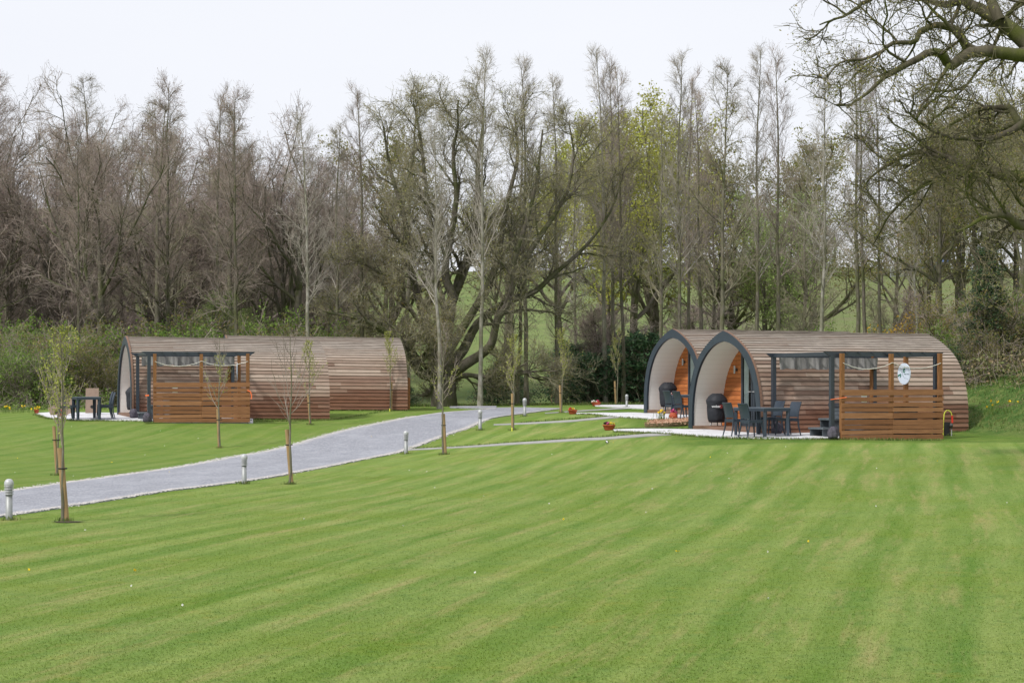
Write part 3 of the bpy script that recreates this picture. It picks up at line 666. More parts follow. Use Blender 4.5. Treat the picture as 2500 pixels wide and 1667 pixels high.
chs = [(P1, -1.24, -.78, 0, 'slate chair at the nearer patio table, back turned, by the barbecue cover'), (P1, -1.22, -1.55, .03, 'slate chair with back turned at the table corner closest to the viewer'),
       (P1, .03, -.50, math.pi, 'slate chair on the wall side of the nearer table, left one of two'), (P1, .05, -1.28, math.pi + .05, 'slate chair on the wall side of the nearer table, right one of two'),
       (P2, -1.47, -.80, 0, 'slate chair behind the wood chip bed next to the covered barbecue'), (P2, -1.47, -1.42, .02, 'slate chair behind the wood chip bed, half hidden by the golden shrub'),
       (P3, -.98, -.95, math.pi, 'slate chair at the right side of the left table, nearer one'), (P3, -.97, -.25, math.pi - .03, 'slate chair at the right side of the left table, farther one'),
       (P3, -2.30, -.85, 0, 'slate chair at the left side of the left table, behind sapling leaves'), (P3, -2.05, -.05, 0, 'dark chair tucked under the left table on its far side')]
for i, (fr, a, b, r, lb) in enumerate(chs):
    c = settle(chair, fr, a, b, .04, r, lb, i == 0, ** ({} if i == 0 else {'group': 'slate resin garden chairs'})); c['group'] = 'slate resin garden chairs'
def make_bbq():
    root = empty('covered_barbecue', (0, 0, 0)); tag(root, cat='barbecue', group='covered kettle barbecues in the porches')   # logo faces -y
    mb = MB(); mb.lathe([(.0,.93),(.11,.93),(.15,.915),(.235,.84),(.30,.74),(.305,.70),(.275,.60),(.272,.40),(.262,.22),(.235,.12),(.20,.10)], 28, rmod=lambda a, z: 1 + .035 * np.cos(a * 4 + .6) + .018 * np.sin(a * 9 + z * 9) * (1 if z < .7 else .3))
    cv = mb.build('cover', M['cover'], root); mb = MB(); mb.box((.035, -.292, .555), (.20, .006, .07)); mb.build('badge', M['cover'], cv)
    text_mesh('weber', .10, M['white'], cv, (.015, -.297, .56), (rad(90), 0, 0), 'lettering')
    mb = MB(); 
    for dx, dz, w, h in ((.125, 0, .006, .07), (.155, .035, .055, .006), (.155, -.035, .055, .006), (.18, 0, .006, .07)): mb.box((dx, -.297, .56 + dz), (w, .003, h))
    mb.build('badge_frame', M['red'], cv)
    for x, y in ((-.13, -.1), (.13, -.1), (0, .15)): mb = MB(); mb.tube([(x, y, .2), (x * 1.2, y * 1.2, 0)], .014, 6); mb.build('leg', M['steel_dark'], root)
    mb = MB(); mb.lathe([(0, -.0), (.018, .005), (.022, .04), (.012, .06), (0, .065)], 8, c=(-.16, -.18, 0)); mb.build('foot_cap', M['steel_cap'], root)
    return root
bbq = make_bbq()
for i, (fr, a, b, rz, lb) in enumerate([(P1, .42, 3.12, rad(-12), 'black covered barbecue in the porch of the nearest right pod'), (P2, .42, 3.10, rad(-5), 'black covered barbecue standing behind two turned chairs, in the second porch'), (P3, .40, 2.6, rad(20), 'black covered barbecue inside the white porch of the left pod')]):
    q = fr.p(a, b); loc = (q[0], q[1], fr.z + .18); 
    settle_at(bbq, loc, rz, lb, i == 0)
def make_tub():
    root = empty('hot_tub', (0, 0, 0)); tag(root, cat='hot tub', group='square hot tubs under the pergolas')
    mb = MB(); r = .12; s_ = .86; pol = []
    for cx_, cy_, a0 in ((s_-r, s_-r, 0), (-s_+r, s_-r, 90), (-s_+r, -s_+r, 180), (s_-r, -s_+r, 270)):
        for t in range(5): an = rad(a0 + t * 22.5); pol.append((cx_ + r * math.cos(an), cy_ + r * math.sin(an)))
    mb.prism(pol, 0, .42)
    for i in range(7): mb.prism([(x * 1.012, y * 1.012) for x, y in pol], .06 + i * .10, .145 + i * .10)
    mb.prism(pol, .42, .76); mb.build('cabinet', M['tub'], root)
    mb = MB(); mb.prism([(x * 1.04, y * 1.04) for x, y in pol], .765, .87); mb.build('lid', M['tub_lid'], root); return root
def make_steps():
    root = empty('tub_steps', (0, 0, 0)); tag(root, cat='steps', group='two tier steps beside the hot tubs')
    for x, z in ((-.32, .20), (0, .44)):
        mb = MB(); mb.box((x, 0, z), (.36, .72, .05)); mb.build('tread', M['step'], root)
        for sy in (-1, 1): mb = MB(); mb.box((x, sy * .3, (z - .025) / 2), (.30, .04, z - .025)); mb.build('riser', M['tub'], root)
    return root
tub = make_tub(); stp = make_steps()
settle(tub, P1, 2.28, -1.98, .04, 0, 'grey hot tub behind the right hand slatted fence, corner showing by the steps'); settle(tub, P3, 1.75, -1.8, .04, 0, 'dark hot tub glimpsed through gaps of the left slatted fence', False)
settle(stp, P1, 1.02, -1.90, .04, 0, 'grey two tier plastic steps beside the right hand pergola post'); settle(stp, P3, .55, -1.2, .04, 0, 'grey two tier steps mostly hidden by the left fence', False)
def make_bag(seed):
    rng = np.random.default_rng(seed); mb = MB(); ph = rng.uniform(0, 6, 4)
    mb.lathe([(0,.0),(.13,.0),(.165,.05),(.15,.12),(.16,.17),(.13,.23),(.10,.27),(.07,.30),(0,.31)], 18, rmod=lambda a, z: 1 + .16 * np.sin(a * 3 + ph[0] + z * 14) + .10 * np.sin(a * 5 + ph[1]) + .07 * np.sin(z * 60 + ph[2]))
    return mb.build('weight_bag', M['bag'])
for i, (fr, a, b, lb) in enumerate([(P1, .33, -3.03, 'crumpled dark purple weight bag at the foot of the front pergola post on the right'), (P1, .38, -.22, 'dark weight bag at the pergola post behind the wall side chairs'), (P3, .02, -.2, 'dark weight bag at the foot of the leftmost pergola post by the left pod'), (P3, .10, -3.0, 'grey weight bag at the corner of the left slatted fence')]):
    o = make_bag(i); tag(o, lb, 'weight bag', 'weight bags on the pergola feet'); o.location = fr.p(a, b); o.rotation_euler.z = i * 1.3; o.scale = (.85, .85, 1.0)
# orange straps
def strap(pts, label, w=.02):
    mb = MB()
    for p, q in zip(pts[:-1], pts[1:]): mb.bar(p, q, .008, w)
    return tag(mb.build('strap', M['orange']), label, 'strap')
a0 = P1.p(.28, -3.0); a1 = P1.p(.63, -3.16); strap([(a0[0]-.02, a0[1]-.06, 1.76), ((a0[0]+a1[0])/2, (a0[1]+a1[1])/2 - .03, 1.79), (a1[0]+.02, a1[1]-.03, 1.82)], 'orange red strap tying the right hand pergola post to the fence')
a0 = P3.p(.30 + 3.17, -3.04); strap([(a0[0]-.08, a0[1]-.03, 1.97), (a0[0]+.02, a0[1]-.05, 1.93), (a0[0]+.06, a0[1]-.04, 1.80), (a0[0]+.05, a0[1]-.04, 1.68)], 'orange strap dangling from the right end of the left fence', .035)
a0 = P3.p(.12, -3.0); strap([(a0[0]-.07, a0[1]-.07, 1.80), (a0[0]+.05, a0[1]-.07, 1.81)], 'small orange strap round the left pergola post beside the fence', .05)
# stand pipe with hose
q = ray(2316, 1064); root = empty('water_standpipe', q, 0, 'black standpipe with looped yellow hose at the right end of the fence', 'standpipe')
mb = MB(); mb.box((-.06, 0, .19), (.16, .14, .38)); mb.build('post', M['black_rubber'], root)
mb = MB(); mb.tube(catmull([(-.17,-.09,.0),(-.165,-.09,.3),(-.14,-.09,.60),(-.06,-.09,.70),(.03,-.09,.66),(.07,-.09,.56)], 24), .016, 7); mb.build('hose', M['yellow'], root)
mb = MB(); mb.tube([(.075,-.09,.56),(.085,-.09,.36)], .026, 8); mb.build('connector', M['red'], root)
mb = MB(); mb.tube([(.06,-.09,.0),(.06,-.09,.18)], .015, 6, 1); mb.lathe([(0,0),(.045,.01),(.05,.05),(.03,.10),(0,.11)], 10, c=(.05,-.09,.24)); mb.tube([(.055,-.08,.15),(.055,-.08,.26)], .02, 6); mb.build('tap', [M['steel_dark'], M['steel_cap']], root)

# tan boards beside the left table
def make_board(w, l, label, loc, rot, legs):
    root = empty('game_board', loc, 0, label, 'game board', 'tan wooden game boards', rot=rot)
    a = np.linspace(0, 2 * np.pi, 16, endpoint=False); mb = MB(); mb.box((0, 0, l / 2), (w, .025, l)); mb.build('board', M['tan_board'], root)
    mb = MB(); mb.prism([(.06 * math.cos(t), .06 * math.sin(t)) for t in a], 0, .004, 0, Matrix.Translation((0, -.0135, l * .25)) @ Matrix.Rotation(rad(90), 4, 'X')); mb.build('hole', M['black_rubber'], root)
    for sx in (-1, 1):
        mb = MB(); mb.bar((sx * (w / 2 - .03), .02, l * .75), (sx * (w / 2 - .03), .02 + legs, l * .75 - .02 if legs < .3 else .2), .03, .05); mb.build('leg', M['stake_wood'], root)
    return root
q = ray(210, 1016); make_board(.46, .90, 'tan wooden board standing upright behind the left patio table', (q[0], q[1] + 1.0, q[2] + .10), (rad(-9), 0, rad(8)), .12)
q = ray(122, 1016); make_board(.5, .95, 'tan wooden board lying sloped at the left end of the left patio', (q[0] - .05, q[1] + .3, q[2] + .05), (rad(10), rad(66), 0), .12)

# ------------------------------------------------------------------ bollard lights
def make_bollard():
    root = empty('bollard_light', (0, 0, 0)); tag(root, cat='bollard light')
    mb = MB(); mb.lathe([(.055,0),(.055,.40),(.0,.40)], 20); mb.build('post', M['steel'], root)
    mb = MB(); mb.lathe([(.048,.40),(.048,.545)], 16, 1)
    for i in range(6): mb.lathe([(.05,.408+i*.026),(.078,.404+i*.026),(.078,.410+i*.026),(.05,.424+i*.026)], 20)
    mb.build('louvre', [M['steel_cap'], M['steel_dark']], root)
    mb = MB(); mb.lathe([(.074,.552),(.076,.575),(.070,.61),(.052,.638),(.028,.652),(0,.655)], 20); mb.build('cap', M['steel_cap'], root); return root
bol = make_bollard()
for i, (px, py, lb) in enumerate([(22,1269,'steel bollard light at the left picture edge, largest of the row'),(596,1181,'steel bollard light beside the drive, next to the bare sapling with a tilted stake'),(991,1108,'steel bollard light at the start of the long garden path'),(1172,1050,'steel bollard light on the drive edge before the great tree'),(1281,1016,'steel bollard light near the far bend of the drive by a red flower bowl'),(1530,996,'small steel bollard light by the farthest patio, against dark evergreens')]):
    q = ray(px, py); c = settle_at(bol, q, 0, lb, i == 0); c['group'] = 'louvred bollard lights along the drive'
    if i == 5: c.scale = (.85, .85, .85)

# ------------------------------------------------------------------ bowls, pots, flower bed
def leaf_quads(mb, C, size, rng, mi=0, up=0.0, tone=None, aspect=.55):
    C = np.asarray(C, float); n = len(C); d = norm(rng.normal(size=(n, 3)) + [0, 0, up]); e = norm(np.cross(d, rng.normal(size=(n, 3))))
    s1 = (size * rng.uniform(.6, 1.3, n))[:, None]; a = d * s1; b = e * s1 * aspect
    V = np.stack([C - a * .5, C + b * .5, C + a * .6, C - b * .5], 1).reshape(-1, 3)
    mb.add(V, np.arange(4 * n).reshape(n, 4), mi, False, rng.uniform(0, 1, n) if tone is None else tone)
def flower_bowl(loc, r, label, petals, seed):
    rng = np.random.default_rng(seed); root = empty('flower_bowl', loc, 0, label, 'flower bowl', 'terracotta flower bowls on the patio tips')
    mb = MB(); mb.lathe([(0,0),(r*.70,0),(r*.74,.02),(r*.97,.13),(r*1.04,.135),(r*1.04,.16),(r*.95,.16),(r*.9,.13),(0,.13)], 24); mb.build('bowl', M['terracotta'], root)
    mb = MB(); a = rng.uniform(0, 6.28, 60); q = r * .85 * np.sqrt(rng.uniform(0, 1, 60)); leaf_quads(mb, np.stack([q * np.cos(a), q * np.sin(a), .14 + rng.uniform(0, .05, 60)], 1), .06, rng); mb.build('leaves', M['leaf_green'], root)
    for mat, x0, cnt in petals:
        mb = MB()
        for _ in range(cnt):
            x = x0 * r + rng.normal(0, r * .22); y = rng.normal(0, r * .3); z = .18 + rng.uniform(-.01, .05)
            leaf_quads(mb, np.array([[x, y, z]] * 6) + rng.normal(0, .008, (6, 3)), .05, rng, 0, .5, None, .9)
        mb.build('blooms', M[mat], root)
flower_bowl(ray(1487,1050), .185, 'terracotta bowl of plum and yellow pansies at the nearest right patio tip', [('petal_plum', -.45, 10), ('petal_pink', -.15, 3), ('petal_yellow', .45, 8)], 1)
flower_bowl(ray(1398,1011), .17, 'terracotta bowl of red and yellow pansies at the middle patio tip', [('petal_red', -.35, 9), ('petal_yellow', .15, 8), ('petal_white', .4, 3)], 2)
flower_bowl(ray(1455,991), .20, 'terracotta bowl of white and crimson flowers at the farthest patio tip', [('petal_white', -.5, 8), ('petal_pink', .1, 5), ('petal_red', .4, 9)], 3)
def pot(loc, r, h, label, mat, seed, n=9):
    rng = np.random.default_rng(seed); root = empty('flower_pot', loc, 0, label, 'flower pot')
    mb = MB(); mb.lathe([(0,0),(r*.7,0),(r*.98,h*.85),(r*1.08,h*.86),(r*1.08,h),(r*.9,h),(r*.85,h*.9),(0,h*.9)], 20); mb.build('pot', M['terracotta'], root)
    mb = MB(); leaf_quads(mb, np.stack([rng.normal(0, r*.5, 40), rng.normal(0, r*.5, 40), h + rng.uniform(-.02, .06, 40)], 1), .06, rng); mb.build('leaves', M['leaf_green'], root)
    mb = MB()
    for _ in range(n): leaf_quads(mb, np.array([[rng.normal(0, r*.5), rng.normal(0, r*.5), h + rng.uniform(.02, .1)]] * 6) + rng.normal(0, .01, (6, 3)), .055, rng, 0, .4, None, .9)
    mb.build('blooms', M[mat], root)
pot(ray(89,1011), .09, .17, 'small red pot of bright yellow flowers at the far left patio corner', 'petal_yellow', 4)
pot(ray(147,1020), .08, .16, 'small terracotta pot of red flowers behind the big left sapling', 'petal_red', 5)
bq = [ray(x, y) for x, y in ((1576,1044),(1600,1043.5),(1630,1042.5),(1660,1041),(1682,1039.5))]
root = empty('log_edging', bq[0], 0, 'low half log roll edging in front of the wood chip bed', 'log edging'); L = resample(np.array(bq) - bq[0], 58)
mb = MB(); rng = np.random.default_rng(2)
for p in L: h = .125 + rng.normal(0, .006); mb.tube([(p[0], p[1], p[2] - .03), (p[0], p[1], p[2] + h)], .018 , 6, tone if False else 0)
mb.build('log_roll', M['log'], root)
up = [ray(x, y) for x, y in ((1590,1034),(1620,1031),(1650,1029),(1690,1028))]
mb = MB(); rng = np.random.default_rng(6); lo = resample(bq, 20); uu = resample(up, 20); n = 20; m = 6; V = []
for i in range(n):
    for j in range(m): t = j / (m - 1); p = lo[i] * (1 - t) + uu[i] * t; V.append((p[0], p[1] + .02, Hs(p[0], p[1]) + .07 + .05 * math.sin(math.pi * min(1, t * 1.2) * .8) + rng.normal(0, .008)))
mb.add(V, [[i*m+j, (i+1)*m+j, (i+1)*m+j+1, i*m+j+1] for i in range(n-1) for j in range(m-1)], 0, False)
pts = np.array(V)[rng.integers(0, len(V), 900)] + rng.normal(0, .06, (900, 3)) * [1, 1, .15] + [0, 0, .012]; leaf_quads(mb, pts, .05, rng)
tag(mb.build('wood_chip_bed', M['chips']), kind='structure')
q = ray(1645, 1030); root = empty('strawberry_pot', (q[0], q[1] + .2, q[2] + .08), 0, 'round terracotta pot with reddish pink top in the wood chip bed', 'flower pot')
mb = MB(); mb.lathe([(0,0),(.07,0),(.13,.06),(.135,.12),(.09,.19),(.085,.21),(0,.2)], 18); mb.build('pot', M['terracotta'], root); rng = np.random.default_rng(9)
mb = MB(); leaf_quads(mb, rng.normal(0, .04, (60, 3)) + [0, 0, .23], .06, rng, 0, .3, None, .9); mb.build('blooms', M['petal_pink'], root)
def daffodils(loc, n, label, spread, h, seed, parent=None):
    rng = np.random.default_rng(seed); root = empty('daffodil_clump', loc, 0, label, 'daffodils'); ls = MB(); fl = MB()
    P = np.zeros((n * 5, 4, 3)); b = rng.normal(0, spread, (n * 5, 2)); d = rng.normal(0, .35, (n * 5, 2)); hh = h * rng.uniform(.6, 1.05, n * 5)
    for q_ in range(4): t = q_ / 3; P[:, q_, :2] = b + d * h * .5 * t * t; P[:, q_, 2] = hh * t
    V, Fc = tubes(P, np.broadcast_to(np.array([.006, .007, .005, .002]), (n * 5, 4)), 3); ls.add(V, Fc, 0, False, .5); ls.build('leaves', M['leaf_green'], root)
    for i in range(n): leaf_quads(fl, np.array([P[i, 3]] * 6) + rng.normal(0, .01, (6, 3)), .06, rng, 0, 0, None, .9)
    fl.build('blooms', M['petal_yellow'], root)
q = ray(1614, 1033); daffodils((q[0], q[1], q[2] + .05), 6, 'pale yellow daffodils rising from the left end of the wood chip bed', .10, .36, 1)
q = ray(2420, 1015); daffodils(tuple(q), 4, 'daffodil clump with blue green leaves on the grassy bank', .16, .42, 2)
q = ray(2455, 1010); daffodils(tuple(q), 2, 'leafy daffodil clump near the right edge of the bank', .14, .38, 3)
q = ray(40, 1008); daffodils((q[0], q[1], q[2]), 14, 'row of orange yellow daffodils left of the red pot', .45, .25, 4)

# pied wagtail on the lawn
q = ray(1482, 1085); root = empty('wagtail', q, rad(100), 'tiny black and white bird on the lawn below the long path', 'bird')
bird = MB(); bp_ = [(-.075,0,.055),(-.045,0,.05),(-.015,0,.052),(.02,0,.062),(.045,0,.085),(.058,0,.098),(.072,0,.10)]
bird.tube(bp_, [.004,.014,.027,.029,.019,.0175,.006], 12, 0); bird.tube([(.07,0,.099),(.086,0,.097)], [.004,.001], 5, 0)
bird.build('body', M['feather_white'], root)
mb = MB(); mb.add([(-.155,-.01,.05),(-.155,.01,.05),(-.05,.012,.062),(-.05,-.012,.062),(-.155,-.01,.046),(-.155,.01,.046),(-.05,.012,.056),(-.05,-.012,.056)], [[0,1,2,3],[4,7,6,5],[0,3,7,4],[1,5,6,2],[0,4,5,1]]); mb.build('tail', M['feather_black'], root)
for s_ in (-1, 1):
    mb = MB(); mb.tube([(.03, s_*.018, .075),(-.005, s_*.03, .066),(-.055, s_*.018, .056)], [.010,.016,.004], 8, 0); mb.build('wing', M['feather_black'], root)
    mb = MB(); mb.tube([(.005, s_*.012, .035),(.0, s_*.014, .016),(.008, s_*.014, .0)], .0022, 4, 0); mb.build('leg', M['feather_black'], root)
mb = MB(); mb.tube([(.040,0,.100),(.058,0,.110),(.068,0,.108)], [.012,.016,.008], 8, 0); mb.tube([(.05,0,.078),(.055,0,.068)], [.016,.010], 8, 0); mb.build('cap', M['feather_black'], root)
# ------------------------------------------------------------------ trees
def grow(P, R, cnt, t0, t1, ang, lenf, rr, n, wob, up, rng, minr=.004, plen=None, tip=.35, bias=None):
    """side shoots on every polyline of P; returns their polylines, radii and lengths"""
    N, m, _ = P.shape; idx = np.repeat(np.arange(N), cnt); K = len(idx)
    t = (np.tile(np.arange(cnt), N) + rng.uniform(0, 1, K)) / cnt * (t1 - t0) + t0; t = np.clip(t, 0, .999)
    f = t * (m - 1); i = f.astype(int); a = (f - i)[:, None]
    start = P[idx, i] * (1 - a) + P[idx, i + 1] * a; r = R[idx, i] * (1 - a[:, 0]) + R[idx, i + 1] * a[:, 0]
    d = norm(P[idx, i + 1] - P[idx, i]); v = rng.normal(size=(K, 3))
    if bias is not None: v = v + bias
    v = norm(v - (v * d).sum(1, keepdims=True) * d); A = rng.uniform(ang[0], ang[1], K)[:, None]
    d = np.cos(A) * d + np.sin(A) * v
    L = lenf(t, (plen[idx] if plen is not None else 1.0)) * rng.uniform(.65, 1.25, K)
    Q = np.zeros((K, n, 3)); Q[:, 0] = start
    for q in range(1, n):
        d = norm(d + rng.normal(0, wob, (K, 3)) + np.array([0, 0, up])); Q[:, q] = Q[:, q - 1] + d * (L / (n - 1))[:, None]
    r0 = np.maximum(r * rr, minr * 1.4); S = np.linspace(1, tip, n)[None] * r0[:, None]; S = np.maximum(S, minr)
    return Q, S, L
def finish(mbT, mbC, levels, mats_t, split=1):
    for q, (P, R, sd) in enumerate(levels):
        V, Fc = tubes(P, R, sd); (mbT if q <= split else mbC).add(V, Fc, 0, q <= split)
def make_tree(name, kind, seed, parent_args):
    rng = np.random.default_rng(seed); root = empty(name, (0, 0, 0)); mt, mc = MB(), MB(); g = parent_args; Hh = g['h']
    n = 14; z = np.linspace(0, 1, n); wob = np.cumsum(rng.normal(0, g.get('wob', .10), (n, 2)), 0); wob -= wob[0]; lean = rng.normal(0, g.get('lean', .02), 2)
    P = np.concatenate([wob * .35 * (Hh / 15) + lean * z[:, None] * Hh, (z * Hh)[:, None]], 1)[None]; r = g['r']; R = (r * (1 - z) ** .85 + .012)[None]; R[0, 0] *= 1.35
    if kind == 'multi':      # several stems from the ground
        k = g['stems']; a = rng.uniform(0, 6.28, k); P = np.repeat(P, k, 0); sp = g['spread'] * rng.uniform(.3, 1.2, k)
        P = P + np.stack([np.cos(a)[:, None] * sp[:, None] * z[None] ** .8, np.sin(a)[:, None] * sp[:, None] * z[None] ** .8, -z[None] * Hh * rng.uniform(0, .35, k)[:, None]], -1) + np.cumsum(rng.normal(0, .05, (k, n, 3)), 1) * [1, 1, .2]
        R = np.repeat(R, k, 0) * rng.uniform(.6, 1, k)[:, None]
    lv = [(P, R, g.get('sides', 8))]; Q, S, L = P, R, np.full(len(P), Hh)
    for li, b in enumerate(g['lev']):
        Q, S, L = grow(Q, S, b['n'], b.get('t0', .12), b.get('t1', 1.0), b['ang'], b['len'], b.get('rr', .6), b.get('seg', 5), b.get('wob', .12), b.get('up', .05), rng, b.get('minr', .005), L, b.get('tip', .3))
        lv.append((Q, S, b.get('sd', 3)))
    finish(mt, mc, lv, None, g.get('split', 1))
    if g.get('leaf'):
        lm, dens, size, spread = g['leaf']; K = int(len(Q) * dens); idx = rng.integers(0, len(Q), K); t = rng.uniform(.25, 1, K) ** .7
        f = t * (Q.shape[1] - 1.001); i = f.astype(int); a = (f - i)[:, None]; C = Q[idx, i] * (1 - a) + Q[idx, i + 1] * a + rng.normal(0, spread, (K, 3))
        clump = .5 + .5 * np.sin(C[:, 0] * 1.3 + seed) * np.sin(C[:, 1] * 1.3) * np.sin(C[:, 2] * 1.1 + seed); keep = rng.uniform(0, 1, K) < .35 + .65 * clump if g.get('clump') else np.ones(K, bool)
        leaf_quads(mc, C[keep], size, rng, 1, 0, None, g.get('asp', .6))
    mt.build(g.get('tn', 'trunk'), M[g['bark']], root); mc.build('crown', [M[g['twig']], M[g['leaf'][0]] if g.get('leaf') else M[g['twig']]], root)
    root['category'] = g.get('cat', 'tree'); PH_[root.name] = Hh; PROTO[name + str(seed)] = root; return root
PH_ = {}; PROTO = {}
def alder(seed, bark='bark_dark', leaf='bud_purple', twig='twig_brown', h=16, r=.15):
    return make_tree('bare_tree', 'x', seed, dict(h=h, r=r, bark=bark, twig=twig, leaf=(leaf, 1.5, .050, .03), lev=[
        dict(n=36, t0=.27, t1=.99, ang=(.7, 1.15), len=lambda t, L: 3.3 * (1.02 - t) ** .6 + .35, rr=.42, seg=7, wob=.10, up=.07, sd=5, minr=.012),
        dict(n=9, t0=.15, ang=(.5, .95), len=lambda t, L: L * .40 * (1.15 - t) + .2, rr=.55, seg=5, wob=.15, up=.04, minr=.008),
        dict(n=8, t0=.1, ang=(.4, 1.0), len=lambda t, L: .45 + .14 * L, rr=.6, seg=4, wob=.2, up=.03, minr=.0036)]))
def birch(seed, bark='bark_pale', h=17, r=.13, n1=42, wide=2.9, leaf=None, tw='twig_grey'):
    return make_tree('slender_tree', 'x', seed, dict(h=h, r=r, bark=bark, twig=tw, leaf=leaf, wob=.12, split=0, lev=[
        dict(n=n1, t0=.34, t1=.99, ang=(.5, 1.0), len=lambda t, L: wide * (1.03 - t) ** .7 + .35, rr=.36, seg=7, wob=.09, up=.07, sd=4, minr=.010),
        dict(n=7, t0=.12, ang=(.4, .85), len=lambda t, L: L * .42 * (1.2 - t) + .15, rr=.55, seg=5, wob=.13, up=.05, minr=.0065),
        dict(n=7, t0=.1, ang=(.35, .9), len=lambda t, L: .35 + .2 * L, rr=.6, seg=4, wob=.15, up=.03, minr=.0034)]))
def broad(seed, leaf, h=15, r=.28, bark='bark_dark', twig='twig_brown', size=.09, dens=1.4, clump=True, name='spreading_tree', nl=(9, 9, 8, 4), ht=.62):
    return make_tree(name, 'x', seed, dict(h=h * ht, r=r, bark=bark, twig=twig, leaf=(leaf, dens, size, .10) if leaf else None, clump=clump, split=2, lev=[
        dict(n=nl[0], t0=.32, t1=.98, ang=(.45, 1.05), len=lambda t, L: h * .47 * (1.1 - .45 * t), rr=.62, seg=9, wob=.16, up=.10, sd=6, minr=.03, tip=.2),
        dict(n=nl[1], t0=.18, ang=(.5, 1.0), len=lambda t, L: L * .42 * (1.1 - .5 * t), rr=.55, seg=7, wob=.18, up=.06, sd=4, minr=.014, tip=.3),
        dict(n=nl[2], t0=.15, ang=(.5, 1.0), len=lambda t, L: L * .45 + .15, rr=.55, seg=5, wob=.2, up=.04, minr=.008),
        dict(n=nl[3], t0=.1, ang=(.4, 1.0), len=lambda t, L: L * .35 + .22, rr=.6, seg=4, wob=.2, up=.02, minr=.0055)]))
def shrub(seed, leaf, h=3.0, stems=16, spread=1.5, dens=2.2, size=.10, name='leafy_shrub', bark='bark_dark', twig='twig_brown', lf=True, cat='shrub', k=(9, 7)):
    return make_tree(name, 'multi', seed, dict(h=h, r=.035, stems=stems, spread=spread, bark=bark, twig=twig, cat=cat, sides=4, split=0, tn='stems', leaf=(leaf, dens, size, .10) if lf else None, clump=True, lev=[
        dict(n=k[0], t0=.1, ang=(.4, 1.0), len=lambda t, L: h * .30, rr=.55, seg=5, wob=.2, up=.05, minr=.008),
        dict(n=k[1], t0=.1, ang=(.4, 1.1), len=lambda t, L: h * .12 + .15, rr=.6, seg=4, wob=.2, up=.03, minr=.006)]))
A_ = [alder(s) for s in (1, 2, 3)] + [alder(4, 'bark_grey', 'bud_purple', 'twig_olive', 15)]
B_ = [birch(11), birch(12, 'bark_grey', tw='twig_brown'), birch(13, 'bark_grey', n1=48, wide=2.4), birch(14, 'bark_pale', wide=3.6)]
G_ = [birch(15, 'bark_grey', wide=3.2, leaf=('bud_olive', 1.0, .05, .04), tw='twig_olive'), birch(16, 'bark_dark', wide=2.8, leaf=('bud_olive', .5, .05, .04), tw='twig_brown')]
D_ = [broad(21, 'bud_purple', size=.06, dens=1.2), broad(22, 'bud_olive', size=.09, dens=2.0, twig='twig_olive')]
Y_ = [broad(31, 'leaf_yellow', h=16, size=.135, dens=7, twig='twig_olive'), broad(32, 'leaf_olive', h=14, size=.12, dens=6, twig='twig_olive')]
W_ = [broad(33, 'leaf_willow', h=9, r=.12, size=.085, dens=5, twig='twig_olive', clump=False)]
S_ = [shrub(41, 'leaf_green', dens=14, size=.10, k=(7, 6)), shrub(42, 'leaf_green', h=2.4, spread=1.8, dens=14, size=.10, k=(7, 6)), shrub(43, 'leaf_olive', h=3.4, dens=10, size=.09, k=(7, 6)), shrub(44, 'leaf_olive', dens=.4, h=3.6, spread=2.0, name='tangled_shrub')]
T_ = [make_tree('understory_tree', 'multi', 51, dict(h=6.5, r=.07, stems=4, spread=2.2, bark='bark_grey', twig='twig_olive', sides=6, split=1, leaf=('bud_olive', .4, .05, .05), lev=[
        dict(n=12, t0=.25, ang=(.5, 1.1), len=lambda t, L: 2.4 * (1.1 - t) + .3, rr=.5, seg=6, wob=.2, up=.03, sd=4, minr=.012),
        dict(n=8, t0=.15, ang=(.5, 1.1), len=lambda t, L: L * .42 + .15, rr=.55, seg=5, wob=.22, up=.02, minr=.008),
        dict(n=6, t0=.1, ang=(.4, 1.1), len=lambda t, L: L * .4 + .15, rr=.6, seg=4, wob=.22, up=.02, minr=.006)])),
      make_tree('understory_tree', 'multi', 52, dict(h=5.5, r=.05, stems=6, spread=1.8, bark='bark_dark', twig='twig_brown', sides=6, split=1, leaf=('bud_purple', .6, .05, .05), lev=[
        dict(n=11, t0=.25, ang=(.5, 1.1), len=lambda t, L: 2.0 * (1.1 - t) + .3, rr=.5, seg=6, wob=.2, up=.05, sd=4, minr=.012),
        dict(n=8, t0=.15, ang=(.5, 1.1), len=lambda t, L: L * .42 + .15, rr=.55, seg=5, wob=.22, up=.04, minr=.008),
        dict(n=6, t0=.1, ang=(.4, 1.1), len=lambda t, L: L * .4 + .15, rr=.6, seg=4, wob=.22, up=.02, minr=.006)]))]
def conifer(seed, h=3.0, w=1.2, leaf='leaf_conifer', name='evergreen_bush', cat='evergreen', n1=70, dens=9):
    return make_tree(name, 'x', seed, dict(h=h, r=.06, bark='bark_dark', twig='twig_olive', cat=cat, split=1, leaf=(leaf, dens, .13, .07), asp=.4, lev=[
        dict(n=n1, t0=.03, t1=.98, ang=(1.0, 1.4), len=lambda t, L: w * (1.05 - t) ** .7 + .15, rr=.3, seg=6, wob=.08, up=-.02, sd=3, minr=.008),
        dict(n=9, t0=.15, ang=(.5, 1.0), len=lambda t, L: L * .35 + .1, rr=.6, seg=4, wob=.12, up=-.12, minr=.006)]))
E_ = [conifer(61), conifer(62, 2.6, 1.5)]
I_ = conifer(63, 8.0, 1.25, 'leaf_dark', 'ivy_clad_tree', 'tree', 120, 10)
K_ = shrub(45, 'gorse', h=1.7, spread=1.1, dens=3.0, size=.10, name='gorse_bush', cat='gorse')
placed = set()
